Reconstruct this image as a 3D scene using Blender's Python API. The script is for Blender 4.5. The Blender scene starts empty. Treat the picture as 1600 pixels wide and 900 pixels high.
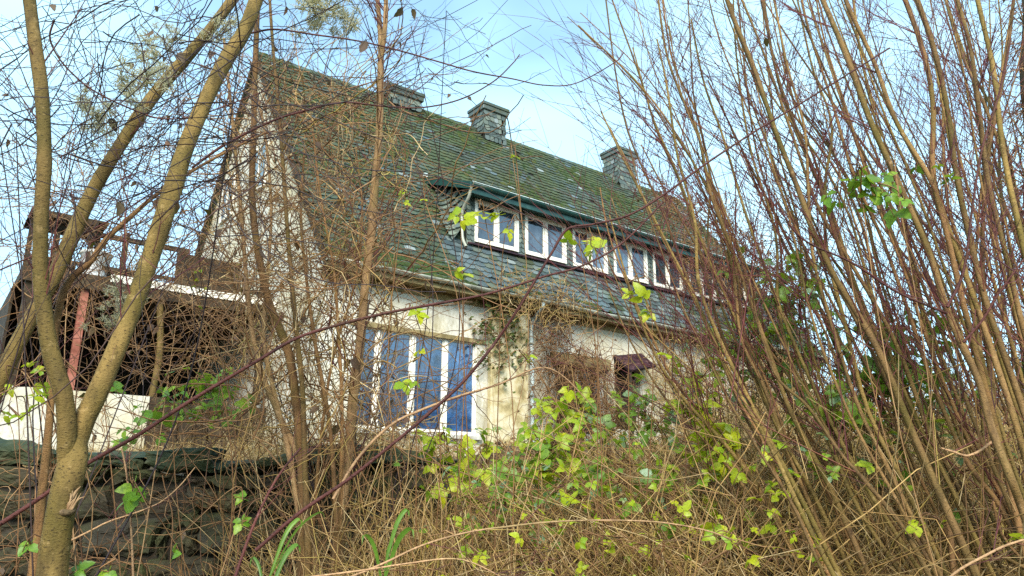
import bpy, math, random
import numpy as np
from mathutils import Vector, Matrix, Euler

random.seed(7)
rng = np.random.default_rng(7)
scene = bpy.context.scene
COL = scene.collection

# ------------------------------------------------------------------ camera
PITCH = math.radians(15.8)
CAMZ = 1.6
FPX = 1200.0                      # focal length in pixels of a 1600 px wide picture
cam_d = bpy.data.cameras.new('camera')
cam_d.sensor_width = 36.0
cam_d.lens = FPX / 1600.0 * 36.0
cam_d.clip_start = 0.05
cam_d.clip_end = 5000
cam = bpy.data.objects.new('camera', cam_d)
COL.objects.link(cam)
cam.location = (0, 0, CAMZ)
cam.rotation_euler = (math.radians(90) + PITCH, 0, 0)
scene.camera = cam

# ------------------------------------------------------------------ sky, sun, exposure
SUN_EL, SUN_AZ = math.radians(36), math.radians(178)
world = bpy.data.worlds.new('World')
scene.world = world
world.use_nodes = True
wn, wl = world.node_tree.nodes, world.node_tree.links
for n_ in list(wn):
    wn.remove(n_)
w_out = wn.new('ShaderNodeOutputWorld')
w_bg = wn.new('ShaderNodeBackground')
w_bg.inputs['Strength'].default_value = 0.108
w_sky = wn.new('ShaderNodeTexSky')
w_sky.sky_type = 'NISHITA'
w_sky.sun_disc = False
w_sky.sun_elevation = SUN_EL
w_sky.sun_rotation = SUN_AZ
w_sky.air_density = 1.0
w_sky.dust_density = 0.8
w_sky.ozone_density = 1.3
w_tc = wn.new('ShaderNodeTexCoord')
w_map = wn.new('ShaderNodeMapping')
w_map.inputs['Scale'].default_value = (1.0, 1.0, 2.2)
w_map.inputs['Location'].default_value = (0.35, 0.1, 0.6)
w_noise = wn.new('ShaderNodeTexNoise')
w_noise.inputs['Scale'].default_value = 1.3
w_noise.inputs['Detail'].default_value = 3.5
w_noise.inputs['Roughness'].default_value = 0.55
w_ramp = wn.new('ShaderNodeValToRGB')
w_ramp.color_ramp.elements[0].position = 0.40
w_ramp.color_ramp.elements[0].color = (0.25, 0.25, 0.25, 1)
w_ramp.color_ramp.elements[1].position = 0.60
w_ramp.color_ramp.elements[1].color = (0.92, 0.92, 0.92, 1)
w_mix = wn.new('ShaderNodeMixRGB')
w_mix.inputs['Color2'].default_value = (3.5, 4.9, 5.8, 1)
wl.new(w_tc.outputs['Generated'], w_map.inputs['Vector'])
wl.new(w_map.outputs['Vector'], w_noise.inputs['Vector'])
wl.new(w_noise.outputs['Fac'], w_ramp.inputs['Fac'])
wl.new(w_ramp.outputs['Color'], w_mix.inputs['Fac'])
wl.new(w_sky.outputs['Color'], w_mix.inputs['Color1'])
w_tint = wn.new('ShaderNodeMixRGB')
w_tint.blend_type = 'MULTIPLY'
w_tint.inputs['Fac'].default_value = 1.0
w_tint.inputs['Color2'].default_value = (0.86, 1.0, 1.0, 1)
wl.new(w_mix.outputs['Color'], w_tint.inputs['Color1'])
wl.new(w_tint.outputs['Color'], w_bg.inputs['Color'])
wl.new(w_bg.outputs['Background'], w_out.inputs['Surface'])

sun_d = bpy.data.lights.new('sun', 'SUN')
sun_d.energy = 2.1
sun_d.angle = math.radians(28)
sun_d.color = (1.0, 0.93, 0.82)
sun = bpy.data.objects.new('sun', sun_d)
COL.objects.link(sun)
sdir = Vector((math.sin(SUN_AZ) * math.cos(SUN_EL), math.cos(SUN_AZ) * math.cos(SUN_EL), math.sin(SUN_EL)))
sun.rotation_euler = sdir.to_track_quat('Z', 'Y').to_euler()
sun.location = (-10, -15, 20)

scene.view_settings.view_transform = 'Standard'
scene.view_settings.look = 'None'
scene.view_settings.gamma = 1.0
scene.view_settings.exposure = 1.65
scene.view_settings.use_curve_mapping = False
scene.render.engine = 'CYCLES'
scene.cycles.use_denoising = False
scene.cycles.max_bounces = 6
scene.cycles.transparent_max_bounces = 8

# ------------------------------------------------------------------ helpers
CP, SP = math.cos(PITCH), math.sin(PITCH)

def U(px, py, Y):
    """point of the place that lies Y metres ahead and is seen at photo pixel (px, py)"""
    x = (px - 800) / FPX
    y = (450 - py) / FPX
    r = np.array([x, CP - SP * y, SP + CP * y])
    return np.array([0, 0, CAMZ]) + r * (Y / r[1])

def project(P):
    P = np.asarray(P, float)
    q = P - np.array([0, 0, CAMZ])
    z = q[..., 1] * CP + q[..., 2] * SP
    u = -q[..., 1] * SP + q[..., 2] * CP
    return 800 + FPX * q[..., 0] / z, 450 - FPX * u / z, z

def sm(a, b, x):
    t = np.clip((np.asarray(x, float) - a) / (b - a), 0, 1)
    return t * t * (3 - 2 * t)

def ground(x, y):
    x = np.asarray(x, float); y = np.asarray(y, float)
    bank = np.interp(y, [-30, 0, 2, 3.5, 5, 8, 12, 14, 40, 3000], [-2, 0, .3, .62, 1.08, 1.85, 2.48, 2.6, 2.65, 2.65])
    low = np.interp(y, [-30, 0, 2, 4, 5.58, 5.80, 9, 14, 40, 3000], [-2, 0, .3, .55, .8, 1.83, 2.0, 2.45, 2.65, 2.65])
    k = sm(-.75, -.2, x)
    h = low * (1 - k) + bank * k
    h = h + .05 * np.sin(x * 2.1 + 1.3) * np.cos(y * 1.7) * sm(0, 3, y) * (1 - sm(12, 14, y))
    return h

def tag(o, label=None, cat=None, group=None, kind=None):
    if label: o['label'] = label
    if cat: o['category'] = cat
    if group: o['group'] = group
    if kind: o['kind'] = kind
    return o

def empty(name, loc, label, cat, group=None):
    o = bpy.data.objects.new(name, None)
    o.empty_display_size = .2
    COL.objects.link(o)
    o.location = loc
    return tag(o, label, cat, group)

def origin_of(p):
    while p.parent:
        p = p.parent
    return np.array(p.location)

def mesh(name, V, F, mats, smooth=False, mi=None):
    V = np.asarray(V, np.float32).reshape(-1, 3)
    me = bpy.data.meshes.new(name)
    me.vertices.add(len(V))
    me.vertices.foreach_set('co', V.ravel())
    if isinstance(F, np.ndarray):
        k = F.shape[1]; n = len(F)
        me.loops.add(n * k)
        me.loops.foreach_set('vertex_index', F.astype(np.int32).ravel())
        me.polygons.add(n)
        me.polygons.foreach_set('loop_start', np.arange(n, dtype=np.int32) * k)
    else:
        ls = np.array([len(f) for f in F], np.int32)
        me.loops.add(int(ls.sum()))
        me.loops.foreach_set('vertex_index', np.array([i for f in F for i in f], np.int32))
        me.polygons.add(len(F))
        me.polygons.foreach_set('loop_start', np.concatenate([[0], np.cumsum(ls)[:-1]]).astype(np.int32))
    me.polygons.foreach_set('use_smooth', np.full(len(me.polygons), smooth))
    for m in (mats if isinstance(mats, (list, tuple)) else [mats]):
        me.materials.append(m)
    if mi is not None:
        me.polygons.foreach_set('material_index', np.asarray(mi, np.int32))
    me.update(calc_edges=True)
    return me

def part(name, V, F, mat, parent=None, smooth=False, label=None, kind=None, mi=None):
    """V in world coordinates"""
    o0 = origin_of(parent) if parent else np.zeros(3)
    o = bpy.data.objects.new(name, mesh(name, np.asarray(V, float).reshape(-1, 3) - o0, F, mat, smooth, mi))
    COL.objects.link(o)
    if parent: o.parent = parent
    return tag(o, label, None, None, kind)

def piece(name, me, M, parent, kind=None):
    """a shared mesh put at world matrix M under parent"""
    o = bpy.data.objects.new(name, me)
    COL.objects.link(o)
    o.parent = parent
    o.matrix_local = Matrix.Translation(Vector(-origin_of(parent))) @ M
    if kind: o['kind'] = kind
    return o

class MB:
    """collects world-space geometry for one mesh"""
    def __init__(s): s.V = []; s.F = []
    def add(s, V, F):
        b = len(s.V); s.V += [tuple(v) for v in V]; s.F += [tuple(i + b for i in f) for f in F]; return s
    def build(s, name, mat, parent=None, smooth=False, label=None, kind=None):
        return part(name, s.V, s.F, mat, parent, smooth, label, kind)

BOXF = [(0, 3, 2, 1), (4, 5, 6, 7), (0, 1, 5, 4), (1, 2, 6, 5), (2, 3, 7, 6), (3, 0, 4, 7)]

def tubes(P, R, sides=3, cap=False):
    """P (m,n,3), R (m,n) -> vertices and quads of m tubes"""
    m, n, _ = P.shape
    T = np.empty_like(P)
    T[:, 1:-1] = P[:, 2:] - P[:, :-2]
    T[:, 0] = P[:, 1] - P[:, 0]; T[:, -1] = P[:, -1] - P[:, -2]
    T /= np.linalg.norm(T, axis=2, keepdims=True) + 1e-9
    mean = P[:, -1] - P[:, 0]
    ax = np.argmin(np.abs(mean), axis=1)
    ref = np.zeros((m, 3)); ref[np.arange(m), ax] = 1
    A = np.cross(T, ref[:, None, :]); A /= np.linalg.norm(A, axis=2, keepdims=True) + 1e-9
    B = np.cross(T, A)
    an = np.arange(sides) * 2 * math.pi / sides
    V = P[:, :, None, :] + R[:, :, None, None] * (A[:, :, None, :] * np.cos(an)[None, None, :, None] + B[:, :, None, :] * np.sin(an)[None, None, :, None])
    idx = np.arange(m * n * sides).reshape(m, n, sides)
    a = idx[:, :-1, :]; b = np.roll(a, -1, 2); d_ = idx[:, 1:, :]; c = np.roll(d_, -1, 2)
    F = np.stack([a, b, c, d_], -1).reshape(-1, 4)
    return V.reshape(-1, 3), F

def unit(v):
    return v / (np.linalg.norm(v, axis=-1, keepdims=True) + 1e-9)

def grow(S, D, L, n, curl=.2, up=0.0):
    """m random-walk twigs from S along D"""
    m = len(S)
    P = np.empty((m, n, 3)); P[:, 0] = S
    d_ = unit(np.asarray(D, float))
    st = (np.asarray(L) / (n - 1))[:, None]
    for i in range(1, n):
        P[:, i] = P[:, i - 1] + d_ * st
        d_ = d_ + rng.normal(0, curl, (m, 3)); d_[:, 2] += up
        d_ = unit(d_)
    return P

def smooth_line(pts, n):
    """Catmull-Rom resample of control rows (any columns) to n rows"""
    pts = np.asarray(pts, float)
    k = len(pts)
    Q = np.vstack([2 * pts[0] - pts[1], pts, 2 * pts[-1] - pts[-2]])
    t = np.linspace(0, k - 1 - 1e-6, n); i = t.astype(int); f = (t - i)[:, None]
    p0, p1, p2, p3 = Q[i], Q[i + 1], Q[i + 2], Q[i + 3]
    return .5 * ((2 * p1) + (p2 - p0) * f + (2 * p0 - 5 * p1 + 4 * p2 - p3) * f ** 2 + (3 * p1 - p0 - 3 * p2 + p3) * f ** 3)

THIN = .70
def trace(rows, n=None, foot=None):
    """rows (px, py, Y, width_px) from base to tip -> P (n,3), R (n,) in metres"""
    W = []
    for px, py, Y, w in rows:
        p = U(px, py, Y); z = project(p)[2]
        W.append((*p, .5 * w * z / FPX))
    if foot is not None:
        p1 = np.array(W[0][:3])
        f0 = np.array(foot); k_ = max(1, int(np.linalg.norm(p1 - f0) / .22)); r0 = W[0][3]
        dirn = p1 - np.array(W[1][:3]); dirn = dirn / (np.linalg.norm(dirn) + 1e-9)
        ctrl = p1 + dirn * np.linalg.norm(p1 - f0) * .45
        W = [(*((1 - u) ** 2 * f0 + 2 * u * (1 - u) * ctrl + u * u * p1), r0 * (1.25 - .25 * u)) for u in np.arange(k_) / k_] + W
    W = smooth_line(W, max(n or 0, len(W) * 4, 8))
    return W[:, :3], np.maximum(W[:, 3] * THIN, .0008)

# ------------------------------------------------------------------ materials
def new_mat(name):
    m = bpy.data.materials.new(name); m.use_nodes = True
    nt = m.node_tree
    for x in list(nt.nodes): nt.nodes.remove(x)
    out = nt.nodes.new('ShaderNodeOutputMaterial')
    b = nt.nodes.new('ShaderNodeBsdfPrincipled')
    nt.links.new(b.outputs[0], out.inputs['Surface'])
    return m, nt, b

def N(nt, kind, **kw):
    n = nt.nodes.new('ShaderNode' + kind)
    for k, v in kw.items():
        if k in n.inputs: n.inputs[k].default_value = v
        else: setattr(n, k, v)
    return n

def ramp(nt, stops, src):
    r = nt.nodes.new('ShaderNodeValToRGB')
    e = r.color_ramp.elements
    while len(e) < len(stops): e.new(.5)
    for el, (p, c) in zip(e, stops):
        el.position = p; el.color = (*c, 1) if len(c) == 3 else c
    nt.links.new(src, r.inputs['Fac'])
    return r.outputs['Color']

def mixc(nt, fac, a, b, mode='MIX'):
    m = nt.nodes.new('ShaderNodeMixRGB'); m.blend_type = mode
    for s, v in (('Fac', fac), ('Color1', a), ('Color2', b)):
        if hasattr(v, 'is_linked'): nt.links.new(v, m.inputs[s])
        elif s == 'Fac': m.inputs[s].default_value = v
        else: m.inputs[s].default_value = (*v, 1)
    return m.outputs['Color']

def noise(nt, scale, detail=4, rough=.6, stretch=None, coord='Object', dist=0):
    tc = N(nt, 'TexCoord'); v = tc.outputs[coord]
    if stretch:
        mp = N(nt, 'Mapping', Scale=stretch); nt.links.new(v, mp.inputs['Vector']); v = mp.outputs['Vector']
    n = N(nt, 'TexNoise', Scale=scale, Detail=detail, Roughness=rough, Distortion=dist)
    nt.links.new(v, n.inputs['Vector'])
    return n.outputs['Fac']

def bump(nt, b, h, strength=.3, dist=.01):
    n = N(nt, 'Bump', Strength=strength, Distance=dist)
    nt.links.new(h, n.inputs['Height']); nt.links.new(n.outputs['Normal'], b.inputs['Normal'])

def rnd(nt):
    """one random number per loose piece and object"""
    g_ = N(nt, 'NewGeometry'); o_ = N(nt, 'ObjectInfo')
    a = N(nt, 'Math', operation='ADD'); nt.links.new(g_.outputs['Random Per Island'], a.inputs[0]); nt.links.new(o_.outputs['Random'], a.inputs[1])
    f = N(nt, 'Math', operation='FRACT'); nt.links.new(a.outputs[0], f.inputs[0])
    return f.outputs[0]

def simple(name, stops, scale=6, rough=.7, bstr=.25, bdist=.006, stretch=None, detail=5, spec=.3, metallic=0):
    m, nt, b = new_mat(name)
    f = noise(nt, scale, detail, .6, stretch)
    nt.links.new(ramp(nt, stops, f), b.inputs['Base Color'])
    b.inputs['Roughness'].default_value = rough
    b.inputs['Specular IOR Level'].default_value = spec
    b.inputs['Metallic'].default_value = metallic
    if bstr: bump(nt, b, noise(nt, scale * 4, 4, .65, stretch), bstr, bdist)
    return m

def twig_mat(name, cols, rough=.65, patch=None):
    m, nt, b = new_mat(name)
    k = len(cols)
    c = ramp(nt, [((i + .5) / k, cc) for i, cc in enumerate(cols)], rnd(nt))
    f = noise(nt, 9, 3, .6)
    c = mixc(nt, ramp(nt, [(.35, (.0, .0, .0)), (.7, (.8, .8, .8))], f), c, patch or tuple(x * .55 for x in cols[0]))
    nt.links.new(c, b.inputs['Base Color'])
    b.inputs['Roughness'].default_value = rough
    b.inputs['Specular IOR Level'].default_value = .35
    return m

def bark_mat(name, light, dark, moss, mossamt=.5, scale=14, rough=.75):
    m, nt, b = new_mat(name)
    n1 = noise(nt, scale, 6, .65, (1, 1, .35))
    n2 = noise(nt, 3.0, 4, .6)
    n3 = noise(nt, scale * 7, 3, .7, (1, 1, 2.0))
    c = ramp(nt, [(.3, dark), (.52, light), (.75, tuple(min(1, x * 1.35) for x in light))], n1)
    c = mixc(nt, ramp(nt, [(.62 - mossamt * .3, (0, 0, 0)), (.85 - mossamt * .25, (.85, .85, .85))], n2), c, moss)
    c = mixc(nt, ramp(nt, [(.56, (0, 0, 0)), (.66, (.85, .85, .85))], n3), c, tuple(x * .5 for x in dark))
    n5 = noise(nt, 26, 4, .6)
    c = mixc(nt, ramp(nt, [(.61, (0, 0, 0)), (.68, (.6, .6, .6))], n5), c, tuple(min(1, x * 1.5 + .03) for x in light))
    oi = N(nt, 'ObjectInfo')
    hv = N(nt, 'HueSaturation'); nt.links.new(ramp(nt, [(0, (.70, .70, .70)), (1, (1.35, 1.35, 1.35))], oi.outputs['Random']), hv.inputs['Value']); nt.links.new(c, hv.inputs['Color']); c = hv.outputs['Color']
    nt.links.new(c, b.inputs['Base Color'])
    b.inputs['Roughness'].default_value = rough
    b.inputs['Specular IOR Level'].default_value = .25
    h = mixc(nt, .5, n1, n3)
    bump(nt, b, h, .8, .012)
    return m

def leaf_mat(name, cols, trans=.45, rough=.45):
    m = bpy.data.materials.new(name); m.use_nodes = True; nt = m.node_tree
    for x in list(nt.nodes): nt.nodes.remove(x)
    out = N(nt, 'OutputMaterial'); b = N(nt, 'BsdfPrincipled', Roughness=rough); t = N(nt, 'BsdfTranslucent'); mx = N(nt, 'MixShader', Fac=trans)
    k = len(cols)
    c = ramp(nt, [((i + .5) / k, cc) for i, cc in enumerate(cols)], rnd(nt))
    f = noise(nt, 4.5, 5, .7)
    c = mixc(nt, ramp(nt, [(.46, (0, 0, 0)), (.64, (.8, .8, .8))], f), c, tuple(x * .55 for x in cols[0]))
    nt.links.new(c, b.inputs['Base Color']); nt.links.new(mixc(nt, .25, c, (.55, .6, .05)), t.inputs['Color'])
    nt.links.new(b.outputs[0], mx.inputs[1]); nt.links.new(t.outputs[0], mx.inputs[2]); nt.links.new(mx.outputs[0], out.inputs['Surface'])
    return m

def slate_mat(name, moss_amt, cols):
    m, nt, b = new_mat(name)
    r = rnd(nt)
    k = len(cols)
    c = ramp(nt, [((i + .5) / k, cc) for i, cc in enumerate(cols)], r)
    n1 = noise(nt, .55, 5, .65); n2 = noise(nt, 9, 5, .7)
    mm = N(nt, 'Math', operation='MULTIPLY_ADD'); nt.links.new(n2, mm.inputs[0]); mm.inputs[1].default_value = .45; nt.links.new(n1, mm.inputs[2])
    mossc = ramp(nt, [(.30, (.014, .036, .007)), (.50, (.034, .060, .010)), (.68, (.078, .068, .014))], n2)
    fac = ramp(nt, [(.78 - moss_amt * .3, (0, 0, 0)), (.92 - moss_amt * .22, (.93, .93, .93))], mm.outputs[0])
    c = mixc(nt, fac, c, mossc)
    n4 = noise(nt, .32, 4, .6, None, 'Object', .4)
    c = mixc(nt, ramp(nt, [(.48, (0, 0, 0)), (.66, (.5, .5, .5))], n4), c, (.046, .042, .016))
    hv = N(nt, 'HueSaturation', Saturation=1.0); nt.links.new(ramp(nt, [(0, (.62, .62, .62)), (1, (1.08, 1.08, 1.08))], r), hv.inputs['Value']); nt.links.new(c, hv.inputs['Color']); c = hv.outputs['Color']
    # a few slates picked at random stay bare and pale
    pale = ramp(nt, [(.990, (0, 0, 0)), (.993, (1, 1, 1))], r)
    c = mixc(nt, pale, c, (.20, .23, .22))
    nt.links.new(c, b.inputs['Base Color'])
    rr = ramp(nt, [(0, (.42, .42, .42)), (1, (.9, .9, .9))], fac)
    nt.links.new(rr, b.inputs['Roughness'])
    b.inputs['Specular IOR Level'].default_value = .6
    bump(nt, b, noise(nt, 28, 4, .7), .5, .01)
    return m

M = {}
M['slate'] = slate_mat('mossy_slate', .70, [(.022, .042, .030), (.045, .065, .05), (.03, .042, .034), (.07, .09, .08), (.026, .036, .026)])
M['slate_clean_sheen'] = slate_mat('blue_grey_sheen_slate', .1, [(.07, .105, .115), (.12, .165, .18), (.05, .075, .08), (.16, .20, .20), (.085, .10, .07)])  # less mossy slate; its lighter blue also paints in the sky's reflection
M['slate_clad'] = slate_mat('grey_slate_cladding', .2, [(.08, .105, .085), (.12, .15, .13), (.06, .08, .065), (.14, .16, .12)])
M['moss'] = twig_mat('green_moss_cushions', [(.024, .050, .009), (.045, .070, .012), (.070, .072, .014), (.016, .034, .007)], .95)
M['roof_deck'] = simple('dark_roof_deck', [(.3, (.010, .012, .009)), (.7, (.02, .022, .016))], 3, .9, 0)

def plaster_mat():
    m, nt, b = new_mat('stained_plaster')
    n1 = noise(nt, .55, 6, .65); n2 = noise(nt, 2.2, 6, .7, (1, 1, .3)); n3 = noise(nt, 14, 5, .7)
    c = ramp(nt, [(.25, (.38, .34, .25)), (.45, (.54, .51, .42)), (.7, (.62, .60, .53))], n3)
    c = mixc(nt, ramp(nt, [(.44, (0, 0, 0)), (.64, (.75, .75, .75))], n1), c, (.46, .38, .20))
    c = mixc(nt, ramp(nt, [(.52, (0, 0, 0)), (.70, (.8, .8, .8))], n2), c, (.20, .165, .08))
    nt.links.new(c, b.inputs['Base Color']); b.inputs['Roughness'].default_value = .9
    bump(nt, b, n3, .5, .015)
    return m
M['plaster'] = plaster_mat()
M['ochre'] = simple('ochre_plaster', [(.3, (.16, .12, .05)), (.45, (.42, .34, .17)), (.6, (.58, .52, .36)), (.72, (.30, .26, .13))], 2.6, .9, .4, .01)
M['white'] = simple('chipped_white_paint', [(.28, (.40, .33, .20)), (.42, (.72, .68, .58)), (.7, (.80, .77, .68))], 7, .55, .2, .003)
M['green_metal'] = simple('dark_green_sheet_metal', [(.3, (.006, .030, .026)), (.6, (.012, .055, .045)), (.8, (.05, .10, .08))], 2.5, .42, .12, .004, spec=.5)
M['zinc'] = simple('weathered_zinc', [(.3, (.16, .16, .11)), (.55, (.34, .34, .27)), (.75, (.47, .46, .38))], 3.5, .5, .15, .004, spec=.5, metallic=.25)
M['zinc_pale'] = simple('pale_zinc', [(.3, (.30, .38, .36)), (.7, (.55, .62, .60))], 5, .45, .1, .003, spec=.5)
M['soffit'] = simple('weathered_soffit_boards', [(.3, (.10, .075, .03)), (.55, (.26, .20, .09)), (.75, (.36, .30, .15))], 4, .85, .3, .006, (1, 1, 1))
M['wood_dark'] = simple('dark_rotten_wood', [(.3, (.012, .008, .004)), (.55, (.040, .026, .013)), (.75, (.10, .068, .036))], 6, .85, .4, .008)
M['wood_red'] = simple('rust_red_painted_post', [(.3, (.16, .045, .025)), (.55, (.30, .10, .065)), (.75, (.36, .16, .11))], 5, .7, .3, .005)
M['maroon'] = simple('dark_maroon_board', [(.35, (.010, .005, .008)), (.55, (.036, .012, .018)), (.68, (.10, .05, .045))], 7, .6, .25, .005)
M['concrete'] = simple('stained_concrete', [(.3, (.20, .18, .14)), (.5, (.42, .40, .35)), (.7, (.62, .61, .57))], 4, .9, .4, .01)
M['bucket'] = simple('white_plastic_pail', [(.3, (.50, .50, .46)), (.6, (.76, .77, .76))], 5, .45, .05, .002)
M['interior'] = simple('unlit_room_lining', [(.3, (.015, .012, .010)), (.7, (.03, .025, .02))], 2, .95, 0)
M['curtain'] = simple('grey_net_curtain', [(.3, (.20, .23, .26)), (.7, (.34, .37, .40))], 3, .9, .1, .01, (6, 6, .4))

def glass_mat(name, base, ior):
    m, nt, b = new_mat(name)
    n1 = noise(nt, 2.6, 6, .7)
    nt.links.new(ramp(nt, [(.36, tuple(x * .12 for x in base)), (.5, base), (.68, tuple(x * 1.6 + .02 for x in base))], n1), b.inputs['Base Color'])  # base colour mottled in place of branch reflections and interior glimpses
    b.inputs['Roughness'].default_value = .06
    b.inputs['IOR'].default_value = ior
    oi = N(nt, 'ObjectInfo'); hv = N(nt, 'HueSaturation'); nt.links.new(ramp(nt, [(0, (.2, .2, .2)), (1, (1.7, 1.7, 1.7))], oi.outputs['Random']), hv.inputs['Value']); nt.links.new(b.inputs['Base Color'].links[0].from_socket, hv.inputs['Color']); nt.links.new(hv.outputs['Color'], b.inputs['Base Color'])
    n2 = noise(nt, 5.5, 5, .7, (1, 1, .6))
    c0 = b.inputs['Base Color'].links[0].from_socket
    nt.links.new(mixc(nt, ramp(nt, [(.50, (0, 0, 0)), (.62, (.8, .8, .8))], n2), c0, (.030, .022, .022)), b.inputs['Base Color'])  # brown patches painted for reflections and things behind the pane
    bump(nt, b, noise(nt, 1.8, 3, .55), .3, .03)
    return m
M['glass_sky_tint'] = glass_mat('sky_tinted_window_glass', (.012, .050, .13), 2.4)  # blue of the reflected sky is put into the base colour
M['glass_grey'] = glass_mat('grey_window_glass', (.055, .075, .095), 2.2)
M['glass_dark'] = glass_mat('dark_window_glass', (.012, .018, .014), 1.6)

def stone_mat():
    m, nt, b = new_mat('mossy_rubble_stone')
    r = rnd(nt)
    c = ramp(nt, [(.1, (.018, .012, .005)), (.35, (.046, .031, .012)), (.6, (.030, .024, .009)), (.85, (.085, .060, .028)), (1, (.026, .024, .014))], r)
    n1 = noise(nt, 7, 6, .7); n2 = noise(nt, 2.3, 5, .65); n3 = noise(nt, 22, 4, .7)
    c = mixc(nt, ramp(nt, [(.4, (0, 0, 0)), (.66, (.75, .75, .75))], n1), c, (.016, .011, .006))
    c = mixc(nt, ramp(nt, [(.47, (0, 0, 0)), (.66, (.85, .85, .85))], n2), c, (.040, .048, .006))
    c = mixc(nt, ramp(nt, [(.66, (0, 0, 0)), (.74, (.9, .9, .9))], n3), c, (.24, .22, .13))
    nt.links.new(c, b.inputs['Base Color']); b.inputs['Roughness'].default_value = .85
    bump(nt, b, n3, .8, .02)
    return m
M['stone'] = stone_mat()
M['coping'] = simple('dark_mossy_coping_stone', [(.3, (.010, .022, .018)), (.5, (.028, .040, .016)), (.72, (.07, .065, .030))], 5, .75, .7, .02)
M['soil'] = simple('leaf_litter_soil', [(.3, (.022, .014, .007)), (.5, (.070, .045, .020)), (.7, (.12, .085, .042))], 5, .95, .8, .03)
M['mortar'] = simple('dark_wall_core', [(.3, (.012, .009, .006)), (.7, (.035, .028, .018))], 5, .95, .6, .02)

M['bark_olive'] = bark_mat('smooth_olive_bark', (.200, .128, .036), (.040, .023, .007), (.085, .066, .009), .6, 12)
M['bark_hazel'] = bark_mat('hazel_bark', (.205, .118, .042), (.046, .024, .010), (.105, .082, .012), .55, 16)
M['bark_brown'] = bark_mat('warm_brown_bark', (.200, .104, .038), (.050, .023, .010), (.12, .088, .016), .4, 18)
M['bark_tan'] = bark_mat('pale_tan_bark', (.26, .155, .070), (.10, .055, .024), (.15, .11, .03), .3, 16)
M['bark_dark'] = bark_mat('dark_brown_bark', (.12, .075, .038), (.045, .026, .014), (.06, .055, .015), .4, 14)  # dark brown bark for the right-edge trunk and the scar
M['broken'] = simple('broken_pale_wood', [(.3, (.20, .11, .05)), (.7, (.42, .28, .15))], 20, .8, .5, .006)
M['twig_red'] = twig_mat('red_brown_twigs', [(.15, .034, .034), (.080, .020, .026), (.19, .068, .032), (.040, .014, .018)])
M['twig_dark'] = twig_mat('dark_twigs', [(.040, .022, .020), (.028, .016, .020), (.07, .035, .025)])
M['twig_brown'] = twig_mat('brown_twigs', [(.27, .135, .052), (.14, .064, .024), (.40, .235, .10), (.085, .037, .017)])
M['twig_tan'] = twig_mat('tan_dead_stems', [(.50, .32, .115), (.32, .185, .058), (.70, .53, .27), (.13, .066, .022), (.44, .33, .08), (.22, .118, .044)], patch=(.18, .098, .032))
M['cane_red'] = bark_mat('purple_red_bramble_cane', (.075, .022, .017), (.026, .008, .008), (.08, .04, .016), .3, 10, .6)
M['cane_tan'] = bark_mat('pale_brown_cane', (.34, .20, .10), (.18, .10, .05), (.22, .17, .06), .3, 12, .6)
M['leaf_yel'] = leaf_mat('yellow_green_leaf', [(.42, .50, .012), (.32, .45, .015), (.55, .55, .015), (.22, .37, .015)])
M['leaf_green'] = leaf_mat('fresh_green_leaf', [(.12, .27, .018), (.18, .34, .02), (.09, .20, .018), (.26, .40, .02)])
M['leaf_mix'] = leaf_mat('mixed_bramble_leaf', [(.13, .26, .015), (.28, .40, .015), (.09, .19, .015), (.20, .34, .02), (.36, .44, .015), (.24, .38, .22)])
M['leaf_deep'] = leaf_mat('deep_green_leaf', [(.05, .12, .015), (.08, .17, .02), (.035, .085, .012), (.12, .20, .02)])
M['leaf_dead'] = leaf_mat('dead_brown_leaf', [(.07, .032, .016), (.045, .020, .012), (.12, .05, .02), (.10, .06, .03)], .2, .7)
M['seed'] = leaf_mat('silky_cream_seed_plumes', [(.74, .70, .52), (.80, .78, .68), (.62, .57, .38)], .6, .9)
M['ivy_leaf'] = leaf_mat('dark_ivy_leaf', [(.035, .07, .012), (.055, .095, .015), (.10, .11, .02), (.09, .06, .02)], .25, .5)
M['grass'] = leaf_mat('broad_grass_blade', [(.13, .27, .03), (.18, .31, .03), (.10, .21, .04)], .45, .4)

# ------------------------------------------------------------------ ground
def build_ground():
    xs = np.unique(np.concatenate([np.linspace(-9, 9, 110), np.sign(np.linspace(-1, 1, 41)) * (9 + 1600 * np.abs(np.linspace(-1, 1, 41)) ** 3)]))
    ys = np.unique(np.concatenate([np.linspace(-3, 16, 116), np.linspace(5.5, 5.9, 9), 16 + 2200 * np.linspace(0, 1, 26) ** 3, -3 - 300 * np.linspace(0, 1, 8) ** 2]))
    X, Y = np.meshgrid(xs, ys)
    Z = ground(X, Y)
    V = np.stack([X, Y, Z], -1).reshape(-1, 3)
    i = np.arange(len(xs) * len(ys)).reshape(len(ys), len(xs))
    F = np.stack([i[:-1, :-1], i[:-1, 1:], i[1:, 1:], i[1:, :-1]], -1).reshape(-1, 4)
    o = part('ground', V, F, M['soil'], None, True)
    tag(o, 'brown leaf-littered bank rising to the house', kind='structure')
build_ground()

# ------------------------------------------------------------------ house
FA = math.radians(52.4)
DV = np.array([math.sin(FA), math.cos(FA), 0]); GV = np.array([-math.cos(FA), math.sin(FA), 0]); KV = np.array([0, 0, 1.])
P0 = U(510, 398, 15.0)            # front eave, gable corner
RW, RH, LEN = 6.06, 7.86, 18.6    # half depth, roof rise, length
def H(t, w, z): return P0 + DV * t + GV * w + KV * z
BASEZ = 2.2 - P0[2]               # footing below the terrace
WW = .45                          # front wall plane
rmat = Matrix(((DV[0], GV[0], 0), (DV[1], GV[1], 0), (0, 0, 1))).to_4x4()
def HM(t, w, z): return Matrix.Translation(Vector(H(t, w, z))) @ rmat

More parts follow.
